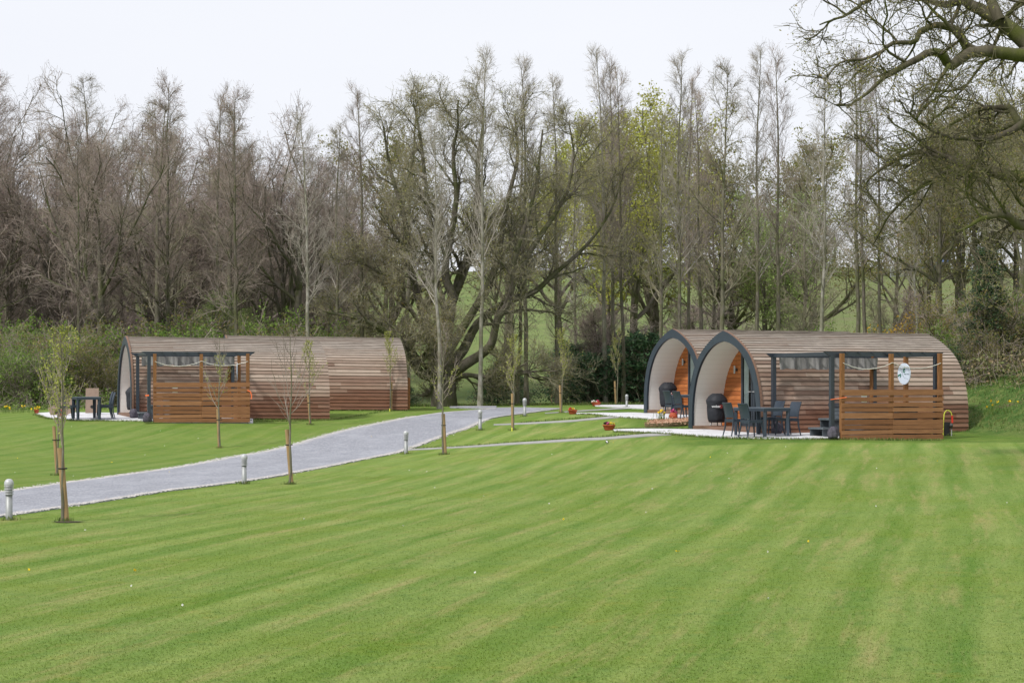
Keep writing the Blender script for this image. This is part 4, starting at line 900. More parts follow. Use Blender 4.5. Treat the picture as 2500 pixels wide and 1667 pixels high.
def put(proto, px, D, label, top=None, h=None, group=None, X=None, rz=None, sx=1.0):
    x = (px - CX) / F * D if X is None else X; z = Hs(x, D) - .05; ph = PH_[proto.name]
    ph = TOP.setdefault(proto.name, max((c.matrix_basis @ Vector(v)).z for c in KIDS[proto.name] for v in c.bound_box))
    hh = h if h else (CZ - (top - HY) / F * D) - z; s = hh / ph; rz_ = RN.uniform(0, 6.28) if rz is None else rz
    if proto.name not in placed:
        placed.add(proto.name); proto.location = (x, D, z); proto.rotation_euler = (0, 0, rz_); proto.scale = (s * sx, s * sx, s); proto['label'] = label
        if group: proto['group'] = group
        return proto
    c = copy_tree(proto, (x, D, z), (0, 0, rz_), (s * sx, s * sx, s), label, group)
    return c
TOP = {}; RN = random.Random(4)
gW = 'trees of the wood behind the pods'
# trees one can tell apart, by photo column, distance and top
for pr, px, D, top, sx, lb in [
 (D_[0], 250, 88, 168, .8, 'domed bare tree standing highest above the left wood, its trunk dark'),
 (A_[1], 193, 84, 330, .8, 'thin greenish trunked bare tree at the far left of the wood'),
 (A_[0], 412, 90, 160, .8, 'tall bare tree with ragged twin top above the left pod roof'),
 (B_[1], 520, 92, 192, .9, 'slender bare tree rising between two taller ones above the left pod'),
 (A_[2], 582, 86, 190, .8, 'straight dark trunked bare tree over the middle of the left pod roof'),
 (D_[0], 690, 96, 235, .7, 'rounded reddish bare crown above the join of the two left pods'),
 (B_[0], 755, 84, 262, 1.0, 'white barked leaning birch rising over the end of the left pod'),
 (B_[2], 820, 88, 285, 1.0, 'very thin bare tree between the white birch and the plain pod end'),
 (B_[1], 893, 86, 190, 1.0, 'tall bare tree above the plain left pod roof, pale lower trunk'),
 (G_[0], 990, 104, 175, 1.2, 'budding tree behind the upper left of the great spreading tree'),
 (B_[3], 1072, 80, 250, .9, 'pale birch with wide forked white limbs in front of the great tree'),
 (B_[0], 1172, 84, 103, .8, 'tallest pale trunked birch immediately right of the great tree base'),
 (B_[2], 1285, 88, 118, .9, 'slender twin stemmed tree with very high thin tip right of the great tree'),
 (B_[1], 1262, 90, 190, .8, 'grey stemmed slender tree crowding the high thin tipped one'),
 (B_[2], 1360, 90, 165, .8, 'narrow bare tree whose thin tip shows between two taller tops'),
 (B_[0], 1478, 92, 98, .85, 'left of the close group of three pale stems before the yellow green oak'),
 (B_[1], 1500, 93, 115, .85, 'middle of the close group of three stems before the yellow green oak'),
 (G_[1], 1522, 91, 150, .8, 'right and darkest of the group of three stems before the oak'),
 (B_[2], 1655, 90, 108, .9, 'pair topped bare tree above the apex of the rear right pod'),
 (B_[1], 1672, 93, 150, .8, 'grey bare tree squeezed behind the pair topped one over the rear right pod'),
 (A_[3], 1758, 88, 128, .8, 'dense bare crown on a thick dark trunk above the nearest pod arch'),
 (G_[1], 1722, 92, 205, .9, 'short dark trunked tree left of the dense bare crown'),
 (B_[2], 1846, 92, 92, .8, 'needle thin bare tip rising between the dense crown and the pale one'),
 (B_[1], 1902, 90, 100, .9, 'finely twigged bare tree left of the forked pale trunk on the right'),
 (B_[3], 2010, 82, 140, .9, 'forked pale trunk rising over the middle of the nearest right pod'),
 (B_[2], 2095, 84, 95, .9, 'bundle stemmed birch under the oak boughs, left stem'),
 (G_[1], 2118, 86, 120, .8, 'dark stem in the bundle under the overhanging oak boughs'),
 (B_[1], 2155, 85, 150, .8, 'grey stem at the right of the bundle under the oak boughs'),
 (B_[3], 2238, 80, 330, .8, 'stout pale trunk with a broken white side limb over the slatted fence'),
 (G_[0], 2285, 82, 280, .9, 'leaning grey trunk between the broken limbed tree and the ivy tree'),
 (G_[0], 1610, 100, 260, 1.0, 'thin budding tree left of the rear right pod apex'),
 (A_[3], 1960, 104, 330, .9, 'brown twiggy tree seen beyond the forked pale trunk')]:
    put(pr, px, D, lb, top, None, gW, sx=sx)
put(Y_[0], 1545, 108, 'yellow green budding oak with broad crown behind the three pale stems', 208, None, gW, rz=1.0, sx=.95)
put(Y_[0], 1490, 116, 'second yellow green budding oak crowding the left side of the broad one', 222, None, gW, rz=2.2, sx=1.1)
put(Y_[0], 1600, 114, 'yellow green budding oak just left of the rear right pod apex', 250, None, gW, rz=4.4, sx=1.0)
put(Y_[1], 1985, 122, 'low domed olive tree on the field edge beyond the forked pale trunk', 295, None, gW)
put(Y_[1], 1760, 118, 'olive budding tree in the field behind the dense bare crown', 330, None, gW)
put(Y_[0], 1370, 126, 'small yellow green tree farther back, left of the large oak', 300, None, gW, rz=3.0)
put(W_[0], 1880, 112, 'pale green willow like tree in fresh leaf above the nearest pod', 440, None, gW)
put(W_[0], 520, 92, 'bright green leafing tree low behind the left pod roof', 700, None, gW)
put(W_[0], 620, 96, 'bright green leafing tree behind the join of the left pods', 745, None, gW)
put(Y_[1], 960, 118, 'dull green rounded tree seen through the left limbs of the great tree', 290, None, gW)
# second rows: nothing in the photo tells these apart
LB = 'bare brownish tree in the thick of the left wood, one of many alike'; gB = 'bare trees massed in the left wood'
for i in range(92):
    D = RN.uniform(94, 150); px = RN.uniform(-120, 850) + (0 if D < 120 else 20); top = RN.uniform(330, 520) - (0 if px < 620 else -40); pr = (A_[:3] + [D_[0], D_[0], A_[3]])[RN.randrange(6)]
    put(pr, px, D, LB, None, RN.uniform(11, 15.5), gB, sx=RN.uniform(.9, 1.15))
LC = 'grey brown background tree in the thin middle and right part of the wood'; gC = 'background trees in the thin part of the wood'
for i in range(9):
    D = RN.uniform(96, 125); px = RN.uniform(1480, 2450) if i > 4 else RN.uniform(1240, 1480); put((B_[1:3] + G_ + [A_[3], A_[2]])[RN.randrange(6)], px, D, LC, None, RN.uniform(9.5, 14.5), gC, sx=RN.uniform(.85, 1.1))
for i in range(4):
    D = RN.uniform(112, 134); px = (900, 1240, 1800, 2200)[i] + RN.uniform(-40, 40); put([D_[0], D_[1], Y_[1]][i % 3], px, D, 'rounded bare or budding tree filling the back of the wood behind the slender stems', None, RN.uniform(13, 16.5), 'rounded trees at the back of the wood', sx=1.0)
LD = 'distant rounded tree on the hill skyline beyond the field'; gD = 'distant trees along the far field edge'
for i in range(22):
    D = RN.uniform(228, 262); X = -50 + i * 6.6 + RN.uniform(-2, 2); put([D_[1], Y_[1], D_[0]][i % 3], 0, D, LD, None, RN.uniform(5, 10.5), gD, X=X, sx=1.4)
LU = 'bare many stemmed understory tree among the taller trunks'; gU = 'understory trees among the trunks'
for i in range(34):
    px = RN.uniform(-60, 880) if i < 28 else RN.uniform(1480, 2350); D = RN.uniform(88, 104) if px > 900 else RN.uniform(98, 118); put(T_[i % 2], px, D, LU, None, RN.uniform(3.2, 6.5), gU)
LS = 'leafy green shrub in the wood edge left of the left pod'; gS = 'green undergrowth shrubs at the left wood edge'
for i in range(34):
    px = RN.uniform(-60, 290); D = RN.uniform(79, 100) - (0 if px > 100 else 2); put([S_[0], S_[2], S_[1], S_[3]][i % 4], px, D, LS, None, RN.uniform(1.8, 3.8), gS)
LS2 = 'tangled shrub on the rising floor of the left wood'
for i in range(64):
    px = RN.uniform(-60, 900); D = RN.uniform(84, 93) if i % 2 else RN.uniform(94, 130); put([S_[0], S_[2], S_[1], S_[2]][(i * 3 + i // 5) % 4], px, D, LS2, None, RN.uniform(2.4, 4.8), 'tangled shrubs on the left wood floor')
for i, (px, D, h) in enumerate([(1215, 92, 2.2), (1250, 95, 1.8), (1395, 95, 3.2), (1435, 92, 2.6), (1470, 96, 3.8), (1510, 93, 3.0), (1545, 95, 3.4), (1575, 92, 3.6), (1600, 96, 3.0), (985, 90, 1.2)]):
    put(E_[i % 2], px, D, 'dark drooping evergreen bush between the great tree and the rear right pod', None, h, 'dark evergreen bushes at the foot of the wood', sx=1.25)
for px, D, h, lb in [(1960, 88, 3.0, 'bright green bush behind the nearest right pod roof, under the forked trunk'), (2060, 90, 3.4, 'green bush behind the right pod roof left of the gorse'), (2350, 64, 2.3, 'dark green bush pressed against the rear end of the nearest right pod'), (2385, 70, 3.0, 'olive bush on the bank above the end of the nearest right pod'), (2130, 92, 2.6, 'low green bush just left of the gorse'),(2310,74,3.2,'olive bush behind the rear corner of the nearest right pod')]:
    put(S_[0] if 'green' in lb else S_[2], px, D, lb, None, h, 'bushes behind the nearest right pod')
for px, D, h, lb in [(2190, 86, 785, 'yellow flowering gorse bush behind the right pod roof, left of three'), (2262, 88, 748, 'yellow flowering gorse bush middle of three, beside the leaning trunk'), (2335, 90, 765, 'yellow flowering gorse bush right of three, next to the ivy tree')]:
    put(K_, px, D, lb, h, None, 'gorse bushes in yellow flower')
put(I_, 2392, 63, 'dark ivy smothered tree on the bank right of the nearest pod', 600, None, None, sx=1.35)
for i, (px, D, top, sx) in enumerate([(2290, 80, 260, 1.0), (2500, 66, 200, 1.0), (2530, 70, 120, 1.0), (2410, 78, 180, 1.0), (2340, 88, 230, 1.1), (2575, 60, 300, .9), (2480, 84, 250, 1.1), (2350, 86, 330, 1.1), (2555, 62, 260, 1.0), (2385, 82, 240, 1.1), (2270, 84, 330, .9)]):
    put([Y_[1], D_[1]][i % 2], px, D, 'olive brown budding tree crowding the bank at the right picture edge', top, None, 'budding trees on the right bank', sx=sx * .8)
for i in range(16):
    px = RN.uniform(2400, 2620); D = RN.uniform(60, 76); put([S_[2], S_[3], S_[0]][i % 3], px, D, 'olive scrub bush high on the right hand bank', None, RN.uniform(1.8, 3.6), 'scrub bushes on the right bank')

# bramble cover on the bank and rough edge of the wood
def scatter(name, label, mat, pts, size, seed, twigs=0, tm='twig_brown', asp=.6):
    rng = np.random.default_rng(seed); mb = MB(); leaf_quads(mb, pts, size, rng, 0, .2, None, asp)
    if twigs:
        i = rng.integers(0, len(pts), twigs); Q = np.zeros((twigs, 4, 3)); d = norm(rng.normal(size=(twigs, 3)) + [0, 0, .6]); Q[:, 0] = pts[i]
        for q in range(1, 4): d = norm(d + rng.normal(0, .25, (twigs, 3)) - [0, 0, .1]); Q[:, q] = Q[:, q - 1] + d * .22
        V, Fc = tubes(Q, np.broadcast_to(np.array([.007, .006, .005, .004]), (twigs, 4)), 3); mb.add(V, Fc, 1)
    o = mb.build(name, [M[mat], M[tm]]); tag(o, kind='stuff'); return o
rng = np.random.default_rng(20)
x = rng.uniform(12.5, 22, 60000); y = rng.uniform(54, 82, 60000); d = bd(x, y); k_ = (d > 2.6 + .9 * np.sin(x * 1.7 + y)) & (BANK(x, y) > .3); x, y = x[k_], y[k_]
hh = .25 + .9 * np.abs(np.sin(x * 1.1 + .7 * y) * np.sin(y * .9)); scatter('bramble', '', 'bramble', np.stack([x, y, H(x, y) + rng.uniform(0, 1, len(x)) * hh], 1), .10, 1, 5000)
x = rng.uniform(12, 22, 16000); y = rng.uniform(49, 66, 16000); k_ = BANK(x, y) > .06; x, y = x[k_], y[k_]
def blades(name, x, y, h, seed, mat, w=.012, bend=.5):
    rng = np.random.default_rng(seed); n = len(x); z = H(x, y) - .01; a = rng.uniform(0, 6.28, n); hh = h * rng.uniform(.5, 1.3, n); b = rng.uniform(.1, bend, n) * hh; ca, sa = np.cos(a), np.sin(a)
    B0 = np.stack([x, y, z], 1); s = np.stack([-sa, ca, 0 * a], 1) * w; t1 = B0 + np.stack([ca * b * .35, sa * b * .35, hh * .6], 1); t2 = B0 + np.stack([ca * b, sa * b, hh], 1)
    V = np.stack([B0 - s, B0 + s, t1 + s * .7, t1 - s * .7, t2], 1).reshape(-1, 3); i = np.arange(n)[:, None] * 5; tn = rng.uniform(0, 1, n)
    mb = MB(); mb.add(V, i + np.array([[0, 1, 2, 3]]), 0, False, tn); mb.add(V, i + np.array([[3, 2, 4]]), 0, False, tn); o = mb.build(name, M[mat]); tag(o, kind='stuff')
k = NT('grass_blade'); g_, _, _ = lawn_colour(k, k.co()); t_ = k.attr('tone')
k.done(k.mix(1.0, g_, k.mix(t_, (.86,.86,.84), (1.22,1.2,1.28)), 'MULTIPLY'), .8, 0, .1); M['blade'] = k.m
tr_ = k.n('ShaderNodeBsdfTranslucent'); k.set(tr_.inputs[0], g_); mx_ = k.n('ShaderNodeMixShader'); mx_.inputs[0].default_value = .5; k.t.links.new(k.b.outputs[0], mx_.inputs[1]); k.t.links.new(tr_.outputs[0], mx_.inputs[2]); k.t.links.new(mx_.outputs[0], k.out.inputs[0])
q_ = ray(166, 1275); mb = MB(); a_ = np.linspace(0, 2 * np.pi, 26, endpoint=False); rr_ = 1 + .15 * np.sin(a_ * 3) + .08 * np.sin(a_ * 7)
mb.add([(q_[0] + .24 * r1 * math.cos(t1), q_[1] + .13 * r1 * math.sin(t1), Hs(q_[0] + .24 * r1 * math.cos(t1), q_[1] + .13 * r1 * math.sin(t1)) + .012) for t1, r1 in zip(a_, rr_)], [list(range(26))]); tag(mb.build('dark_patch', M['patch_brown']), kind='structure')  # flat dark brown disc on the grass beside the largest sapling
M['blade_rough'] = leafmat('grass_blade_rough', (.10,.19,.036), (.18,.25,.06), (.28,.26,.12), 1.2, .35)
blades('bank_grass', x, y, .09, 5, 'blade_rough', .014)
# wood edge rough grass and litter
rng = np.random.default_rng(23); px = rng.uniform(-200, 2400, 26000); D = rng.uniform(86, 106, 26000); X_ = (px - CX) / F * D
k_ = (H(X_, D) > -1) & ((np.abs(X_ - 2) > 0)) ; blades('woodland_grass', X_[k_], D[k_], .13, 6, 'blade_rough', .014)
rng = np.random.default_rng(24); px = rng.uniform(-200, 270, 22000); D = rng.uniform(77.5, 92, 22000); X_ = (px - CX) / F * D
scatter('undergrowth', '', 'leaf_green', np.stack([X_, D, H(X_, D) + rng.uniform(0, 1, 22000) ** 1.5 * .8 * sst(77.5, 80, D)], 1), .09, 4, 2500)
# tufts along patio and path edges, beds and the foot of stakes
E = []
rng = np.random.default_rng(30)
for poly, cnt in (([(1500,1055),(1585,1059),(1652,1062.5),(1713,1067.5),(1778,1071),(1847,1072.3),(1932,1073.5),(2030,1073.5),(2300,1076)], 2600), ([(86,1012.5),(115,1022.5),(180,1026.5),(250,1028),(370,1030),(620,1029),(806,1026)], 2400), ([(1408,1012.5),(1475,1017),(1560,1023),(1640,1031)], 700), ([(1497,1049),(1560,1048),(1684,1049)], 700), ([(988,1096.5),(1240,1082),(1480,1067.5),(1640,1055)], 1500), ([(1269,1033),(1480,1018)], 500), ([(806,1027),(980,1000)], 500)):
    L = resample(np.array([ray(*p) for p in poly]), cnt); q = L[:, :2] + rng.normal(0, .05, (cnt, 2)); E.append(q)
for px_, py_ in [(22,1269),(596,1181),(991,1108),(1172,1050),(1281,1016),(1530,996),(153,1273),(139,1160),(707,1182),(537,1093),(759,1037),(953,1003),(1082,1110),(1253,1050),(1349,988),(1371,1008),(1506,988),(2316,1064)]:
    E.append(ray(px_, py_)[None, :2] + rng.normal(0, .07, (110, 2)))
for fr, a0, a1, b0 in ((P1, 3.9, PL, -.04), (P3, 3.9, PL, -.04), (P4, 0, PL, -.04)):
    t_ = rng.uniform(a0, a1, 900); E.append(fr.o + fr.u * t_[:, None] + fr.w * (b0 + rng.normal(0, .04, 900))[:, None])
E = np.concatenate(E); blades('edge_grass', E[:, 0], E[:, 1], .075, 7, 'blade_rough', .008)
# mown turf close to the viewer
rng = np.random.default_rng(31); n = 330000; D = 13.2 * (46 / 13.2) ** rng.uniform(0, 1, n); X_ = rng.uniform(-.265, .265, n) * D
blades('lawn_grass', X_, D, .020, 8, 'blade', .0045, 1.6)
# daisies and dandelions in the lawn
rng = np.random.default_rng(33)
def dots(name, n, mat, size, D0, D1):
    D = rng.uniform(D0, D1, n); X_ = rng.uniform(-.26, .26, n) * D; ok = H(X_, D) < 1.6; X_, D = X_[ok], D[ok]; P = np.repeat(np.stack([X_, D, H(X_, D) + .03], 1), 4, 0) + rng.normal(0, size * .25, (len(X_) * 4, 3)) * [1, 1, .4]
    mb = MB(); leaf_quads(mb, P, size, rng, 0, 1.0, None, .9); tag(mb.build(name, M[mat]), kind='stuff')
dots('daisies', 40, 'petal_white', .020, 18, 72); dots('dandelions', 14, 'petal_yellow', .026, 15, 72)
# pale stones spilled along the drive edge
rng = np.random.default_rng(35); P = []
for poly in ([(0,1203.5),(152,1181),(420,1144),(560,1118),(640,1104),(819,1057),(930,1033),(1016,1017)], [(0,1263),(152,1241),(420,1198),(640,1170),(813,1138),(987,1101),(1068,1072),(1146,1046),(1189,1026)]):
    L = resample(np.array([ray(*p) for p in poly]), 2600)[:, :2] + rng.normal(0, .09, (2600, 2)); P.append(L)
P = np.concatenate(P); mb = MB(); s = rng.uniform(.008, .02, len(P)); z = H(P[:, 0], P[:, 1]) + .03
off = np.array([[1,0,0],[0,1,0],[-1,0,0],[0,-1,0],[0,0,.7]]); V = (np.stack([P[:, 0], P[:, 1], z], 1)[:, None] + off[None] * s[:, None, None]).reshape(-1, 3); i = np.arange(len(P))[:, None] * 5
for q in ((0,1,4),(1,2,4),(2,3,4),(3,0,4)): mb.add(V, i + np.array([q]), 0)
tag(mb.build('loose_stones', plain('loose_stone', (.52,.49,.47), .9, var=.4, scale=30)), kind='stuff')

# ------------------------------------------------------------------ the great many limbed tree
def limb_tree(name, base, limbs, label, seed, bark, twig, leaf, counts, dens, size, mr=.005):
    rng = np.random.default_rng(seed); root = empty(name, base, 0, label, 'tree'); b = np.array(base); mt, mc = MB(), MB(); P = []; R = []; LL = []
    for pts, r0, r1 in limbs:
        q = catmull(pts, 26) - b; r = np.linspace(0, 1, 26); q[1:] += np.cumsum(rng.normal(0, .018, (25, 3)), 0) * (1 - r[1:, None] * .3); P.append(q); R.append(r0 + (r1 - r0) * r ** .8); LL.append(np.linalg.norm(np.diff(q, axis=0), axis=1).sum())
    P, R, LL = np.array(P), np.array(R), np.array(LL); lv = [(P, R, 10)]; Q, S, L = P, R, LL
    n0 = counts[0]
    Q, S, L = grow(Q, S, n0, .18, 1.0, (.45, 1.15), lambda t, l: l * .30 * (1.15 - t * .85) + .4, .52, 9, .20, .07, rng, .018, L, .18); lv.append((Q, S, 6))
    Q, S, L = grow(Q, S, counts[1], .12, 1.0, (.45, 1.05), lambda t, l: l * .42 * (1.1 - .5 * t) + .25, .52, 7, .22, .04, rng, .009, L); lv.append((Q, S, 4))
    Q, S, L = grow(Q, S, counts[2], .1, 1.0, (.45, 1.05), lambda t, l: l * .40 + .18, .55, 5, .20, .02, rng, .0055, L); lv.append((Q, S, 3))
    Q, S, L = grow(Q, S, counts[3], .1, 1.0, (.4, 1.0), lambda t, l: l * .35 + .14, .6, 4, .24, .0, rng, mr, L); lv.append((Q, S, 3))
    finish(mt, mc, lv, None, 2); K = int(len(Q) * dens); idx = rng.integers(0, len(Q), K); C = Q[idx, rng.integers(1, 4, K)] + rng.normal(0, .05, (K, 3)); leaf_quads(mc, C, size, rng, 1)
    mt.build('trunk', M[bark], root); mc.build('crown', [M[twig], M[leaf]], root); print(name, len(Q)); return root
D0 = 87; tb_ = ray(1085, 984); tb_ = np.array([at(1085, 984, D0)[0], D0, Hs(at(1085, 984, D0)[0], D0) - .1])
def L_(pts, r0, r1, dz=0.0, curve=1.0):
    n = len(pts); return ([tuple(tb_ + [0, 0, 0]) if i == 0 and False else tuple(at(p[0], p[1], D0 + dz * (i / (n - 1)) ** curve)) for i, p in enumerate(pts)], r0, r1)
limbs = [([tuple(tb_), tuple(at(1083, 950, D0)), tuple(at(1084, 915, D0)), tuple(at(1088, 885, D0))], .62, .50),
 L_([(1080,930),(1050,922),(1022,908),(1004,868),(983,850),(950,818),(905,788),(850,770),(800,762)], .27, .05, -2.5),
 L_([(1078,910),(1066,880),(1055,838),(1034,770),(1012,690),(1001,610),(985,520),(960,440),(945,370),(935,310)], .30, .04, 1.5),
 L_([(1034,770),(1055,700),(1062,620),(1050,540),(1040,450),(1030,360),(1020,290),(1012,250)], .20, .03, -1.5),
 L_([(1086,900),(1094,823),(1108,734),(1138,660),(1158,590),(1168,480),(1172,380),(1182,310),(1178,260)], .34, .04, 2.5),
 L_([(1108,734),(1085,660),(1100,580),(1112,480),(1105,390),(1118,310),(1118,250)], .22, .03, -2.5),
 L_([(1094,905),(1132,853),(1168,790),(1232,742),(1300,715),(1350,672),(1430,600),(1490,520),(1520,440)], .26, .03, 3.0),
 L_([(1100,915),(1153,874),(1198,840),(1215,778),(1248,719),(1254,630),(1290,520),(1310,420),(1320,320)], .26, .04, -3.0),
 L_([(1232,742),(1270,660),(1330,560),(1380,480),(1400,380),(1390,300)], .18, .03, 1.0),
 L_([(1090,860),(1130,800),(1190,700),(1220,600),(1235,500),(1260,400),(1262,340),(1258,280)], .24, .03, .5),
 L_([(1098,925),(1138,915),(1212,921),(1290,905),(1360,900)], .15, .03, -1.5),
 L_([(1080,935),(1010,860),(1015,820),(1060,800),(1100,775)], .12, .04, -3.5),
 L_([(1055,838),(1000,760),(960,700),(900,660),(850,640)], .12, .03, -2.0)]
limb_tree('great_tree', tuple(tb_), limbs, 'great dark tree with many mossy limbs fanning from one thick base, centre of the wood', 71, 'bark_dark', 'twig_olive', 'bud_olive', (12, 8, 7, 4), 1.3, .055, .0038)

# ------------------------------------------------------------------ the old oak reaching in from the right
DO = 40.0; ob = np.array([11.9, DO + 1, Hs(11.9, DO + 1) - .1])
def O_(pts, r0, r1, dz=0.0): n = len(pts); return ([tuple(at(p[0], p[1], DO + dz * i / (n - 1))) for i, p in enumerate(pts)], r0, r1)
trunk_top = (2700, 40)
limbs = [([tuple(ob), tuple(ob + [.05, 0, 1.6]), tuple(ob + [-.05, 0, 3.6]), tuple(at(2690, 250, DO + 1)), tuple(at(2690, 60, DO + 1)), tuple(at(2660, -160, DO))], .55, .30),
 O_([(2690,150),(2600,150),(2500,137),(2379,132),(2322,162),(2300,134),(2268,125),(2225,139),(2183,164),(2154,186),(2111,228),(2068,262)], .17, .018, -2.5),
 O_([(2372,132),(2343,86),(2315,68),(2279,71),(2243,84),(2229,114),(2175,118),(2140,139),(2100,153),(2050,158),(2015,195)], .10, .014, -1.0),
 O_([(2690,210),(2560,150),(2500,107),(2440,54),(2386,21),(2350,7),(2308,16),(2272,7),(2230,-10)], .24, .03, .5),
 O_([(2440,50),(2400,-20),(2300,-60),(2180,-40),(2100,10),(2050,40),(1990,60)], .12, .014, 1.0),
 O_([(2690,430),(2560,430),(2468,425),(2404,403),(2333,389),(2297,378),(2240,372),(2180,395),(2130,440)], .18, .018, 2.5),
 O_([(2404,403),(2370,420),(2300,430),(2230,470),(2160,540),(2130,600)], .08, .014, 3.0),
 O_([(2690,520),(2600,540),(2500,552),(2455,528),(2400,535),(2330,570)], .16, .02, -1.5),
 O_([(2690,300),(2560,320),(2500,300),(2475,262),(2432,262),(2386,271),(2320,300),(2270,330)], .12, .014, 2.0),
 O_([(2500,300),(2440,340),(2390,350),(2310,340),(2240,300),(2200,260)], .08, .012, -2.0),
 O_([(2660,100),(2600,40),(2540,0),(2480,20),(2420,120),(2360,200),(2300,250)], .10, .012, 3.5)]
limb_tree('old_oak', tuple(ob), limbs, 'old oak reaching mossy budding boughs in from the top right corner', 72, 'bark_oak', 'twig_oak', 'leaf_olive', (6, 6, 5, 3), 1.5, .05, .0032)

# ------------------------------------------------------------------ saplings and stakes
def sapling(px, py, top, seed, label, dens=1.0, bare=.0, sp=(8, 9), low=.34, w=1.0):
    b = ray(px, py); rng = np.random.default_rng(seed); root = empty('young_tree', b, 0, label, 'sapling', 'young staked trees on the lawn'); h = (py - top) / F * b[1]; n = 12; z = np.linspace(0, 1, n)
    P = np.concatenate([np.cumsum(rng.normal(0, .010, (n, 2)), 0) * h / 3, (z * h)[:, None]], 1)[None]; P[0, 0, :2] = 0; R = (.022 * (1 - z) + .005)[None] * (h / 3)
    mt, mc = MB(), MB(); Q1, S1, L1 = grow(P, R, 13, low, .96, (.45, .85), lambda t, l: h * .50 * (1.12 - t) ** .8 * w, .5, 8, .06, .16, rng, .0055, np.array([h]))
    Q2, S2, L2 = grow(Q1, S1, 7, .15, 1, (.35, .8), lambda t, l: l * .32 + .05, .6, 5, .10, .10, rng, .0035, L1)
    for q, (a, r, s_) in enumerate(((P, R, 8), (Q1, S1, 4), (Q2, S2, 3))): V, Fc = tubes(a, r, s_); (mt if q == 0 else mc).add(V, Fc, 0, q == 0)
    C = []
    for Q, k in ((Q1, 18), (Q2, 9)):
        K = int(len(Q) * k * dens); idx = rng.integers(0, len(Q), K); t = rng.uniform(.12, 1, K); f = t * (Q.shape[1] - 1.001); i = f.astype(int); a = (f - i)[:, None]; c = Q[idx, i] * (1 - a) + Q[idx, i + 1] * a + rng.normal(0, .018, (K, 3)); C.append(c[c[:, 2] < h * (1 - bare)])
    leaf_quads(mc, np.concatenate(C), .040, rng, 1, .3)
    mt.build('trunk', M['bark_grey'], root); mc.build('crown', [M['twig_brown'], M['leaf_sapling']], root)
def stake(px, py, tx, ty, label, dx=.05, tie=.75, r=.038):
    b = ray(px, py); b = b + [dx, .03, 0]; s = F / b[1]; root = empty('tree_stake', b, 0, label, 'stake', 'round timber tree stakes'); t = np.array([(tx - CX) / F * b[1] - b[0], .02, (CZ - (ty - HY) / F * b[1]) - b[2]])
    mb = MB(); mb.tube([(0, 0, -.02), tuple(t)], r, 12); mb.build('pole', M['stake_wood'], root)
    c = t * tie; mb = MB(); a = np.linspace(0, 2 * np.pi, 14); tx_ = -dx - c[0]; mid = tx_ / 2
    mb.tube([(c[0] + mid + (abs(mid) + .055) * math.cos(q), c[1] + .055 * math.sin(q), c[2]) for q in a], .011, 5, cap=False); mb.build('tie', M['black_rubber'], root)
SP = [(153,1273,795,(146,1093),.05,.0,1.1,.0,'largest leafy sapling by the left bollard, two stems of pale leaves','thick tilted stake of the largest sapling',.050),
 (139,1160,850,(131,1040),.0,.0,.9,.1,'slim sapling just behind the largest one at the left','thinner stake behind the largest sapling',.04),
 (707,1182,820,(700,1048),.04,.0,.35,.55,'nearly bare sapling with dark top beside the drive, near the second bollard','stake leaning left beside the nearly bare sapling',.045),
 (537,1093,825,(531,998),-.03,0,.55,.15,'sapling standing in front of the left slatted fence','stake of the sapling before the left slatted fence',.04),
 (759,1037,830,(752,962),-.02,0,1.2,.0,'bright leafed sapling in front of the left pod end','stake of the bright sapling before the left pod end',.04),
 (953,1003,808,(956,932),.03,0,1.5,.0,'yellow green sapling in front of the plain pod end','stake of the yellow green sapling at the plain pod end',.04),
 (1082,1110,800,(1082,1010),.05,0,.6,.3,'twiggy sapling at the drive edge between two bollards, near the path','dark stake of the twiggy sapling at the path start',.05),
 (1253,1050,815,(1251,960),-.02,0,1.1,0,'sapling beside the drive bend with a yellow tag at its stake','stake with a yellow tag beside the drive bend',.045),
 (1349,988,850,(1345,925),-.04,0,1.3,0,'small leafy sapling, left of the two before the dark evergreens','stake of the left sapling before the evergreens',.045),
 (1371,1008,800,(1367,940),-.02,0,1.5,0,'full leafed sapling left of the red and yellow flower bowl','stake beside the red and yellow flower bowl',.045),
 (1506,988,800,(1501,930),-.04,0,1.0,0,'sapling before the evergreens near the farthest patio','stake of the sapling near the farthest patio',.045)]
for i, (px, py, top, (tx, ty), dx, _, dens, bare, l1, l2, r) in enumerate(SP):
    sapling(px, py, top, 80 + i, l1, dens, bare, w=.9 if i < 3 else .75); stake(px, py, tx, ty, l2, dx, .72, r)
for px, py in ((1250, 1052), (952, 1004)):
    b = ray(px, py); mb = MB(); mb.tube([(b[0], b[1] - .08, b[2]), (b[0], b[1] - .08, b[2] + .11)], .022, 8); tag(mb.build('yellow_tag', M['yellow']), 'yellow tube at the foot of the stake ' + ('by the drive bend' if px > 1000 else 'by the plain pod end'), 'marker')

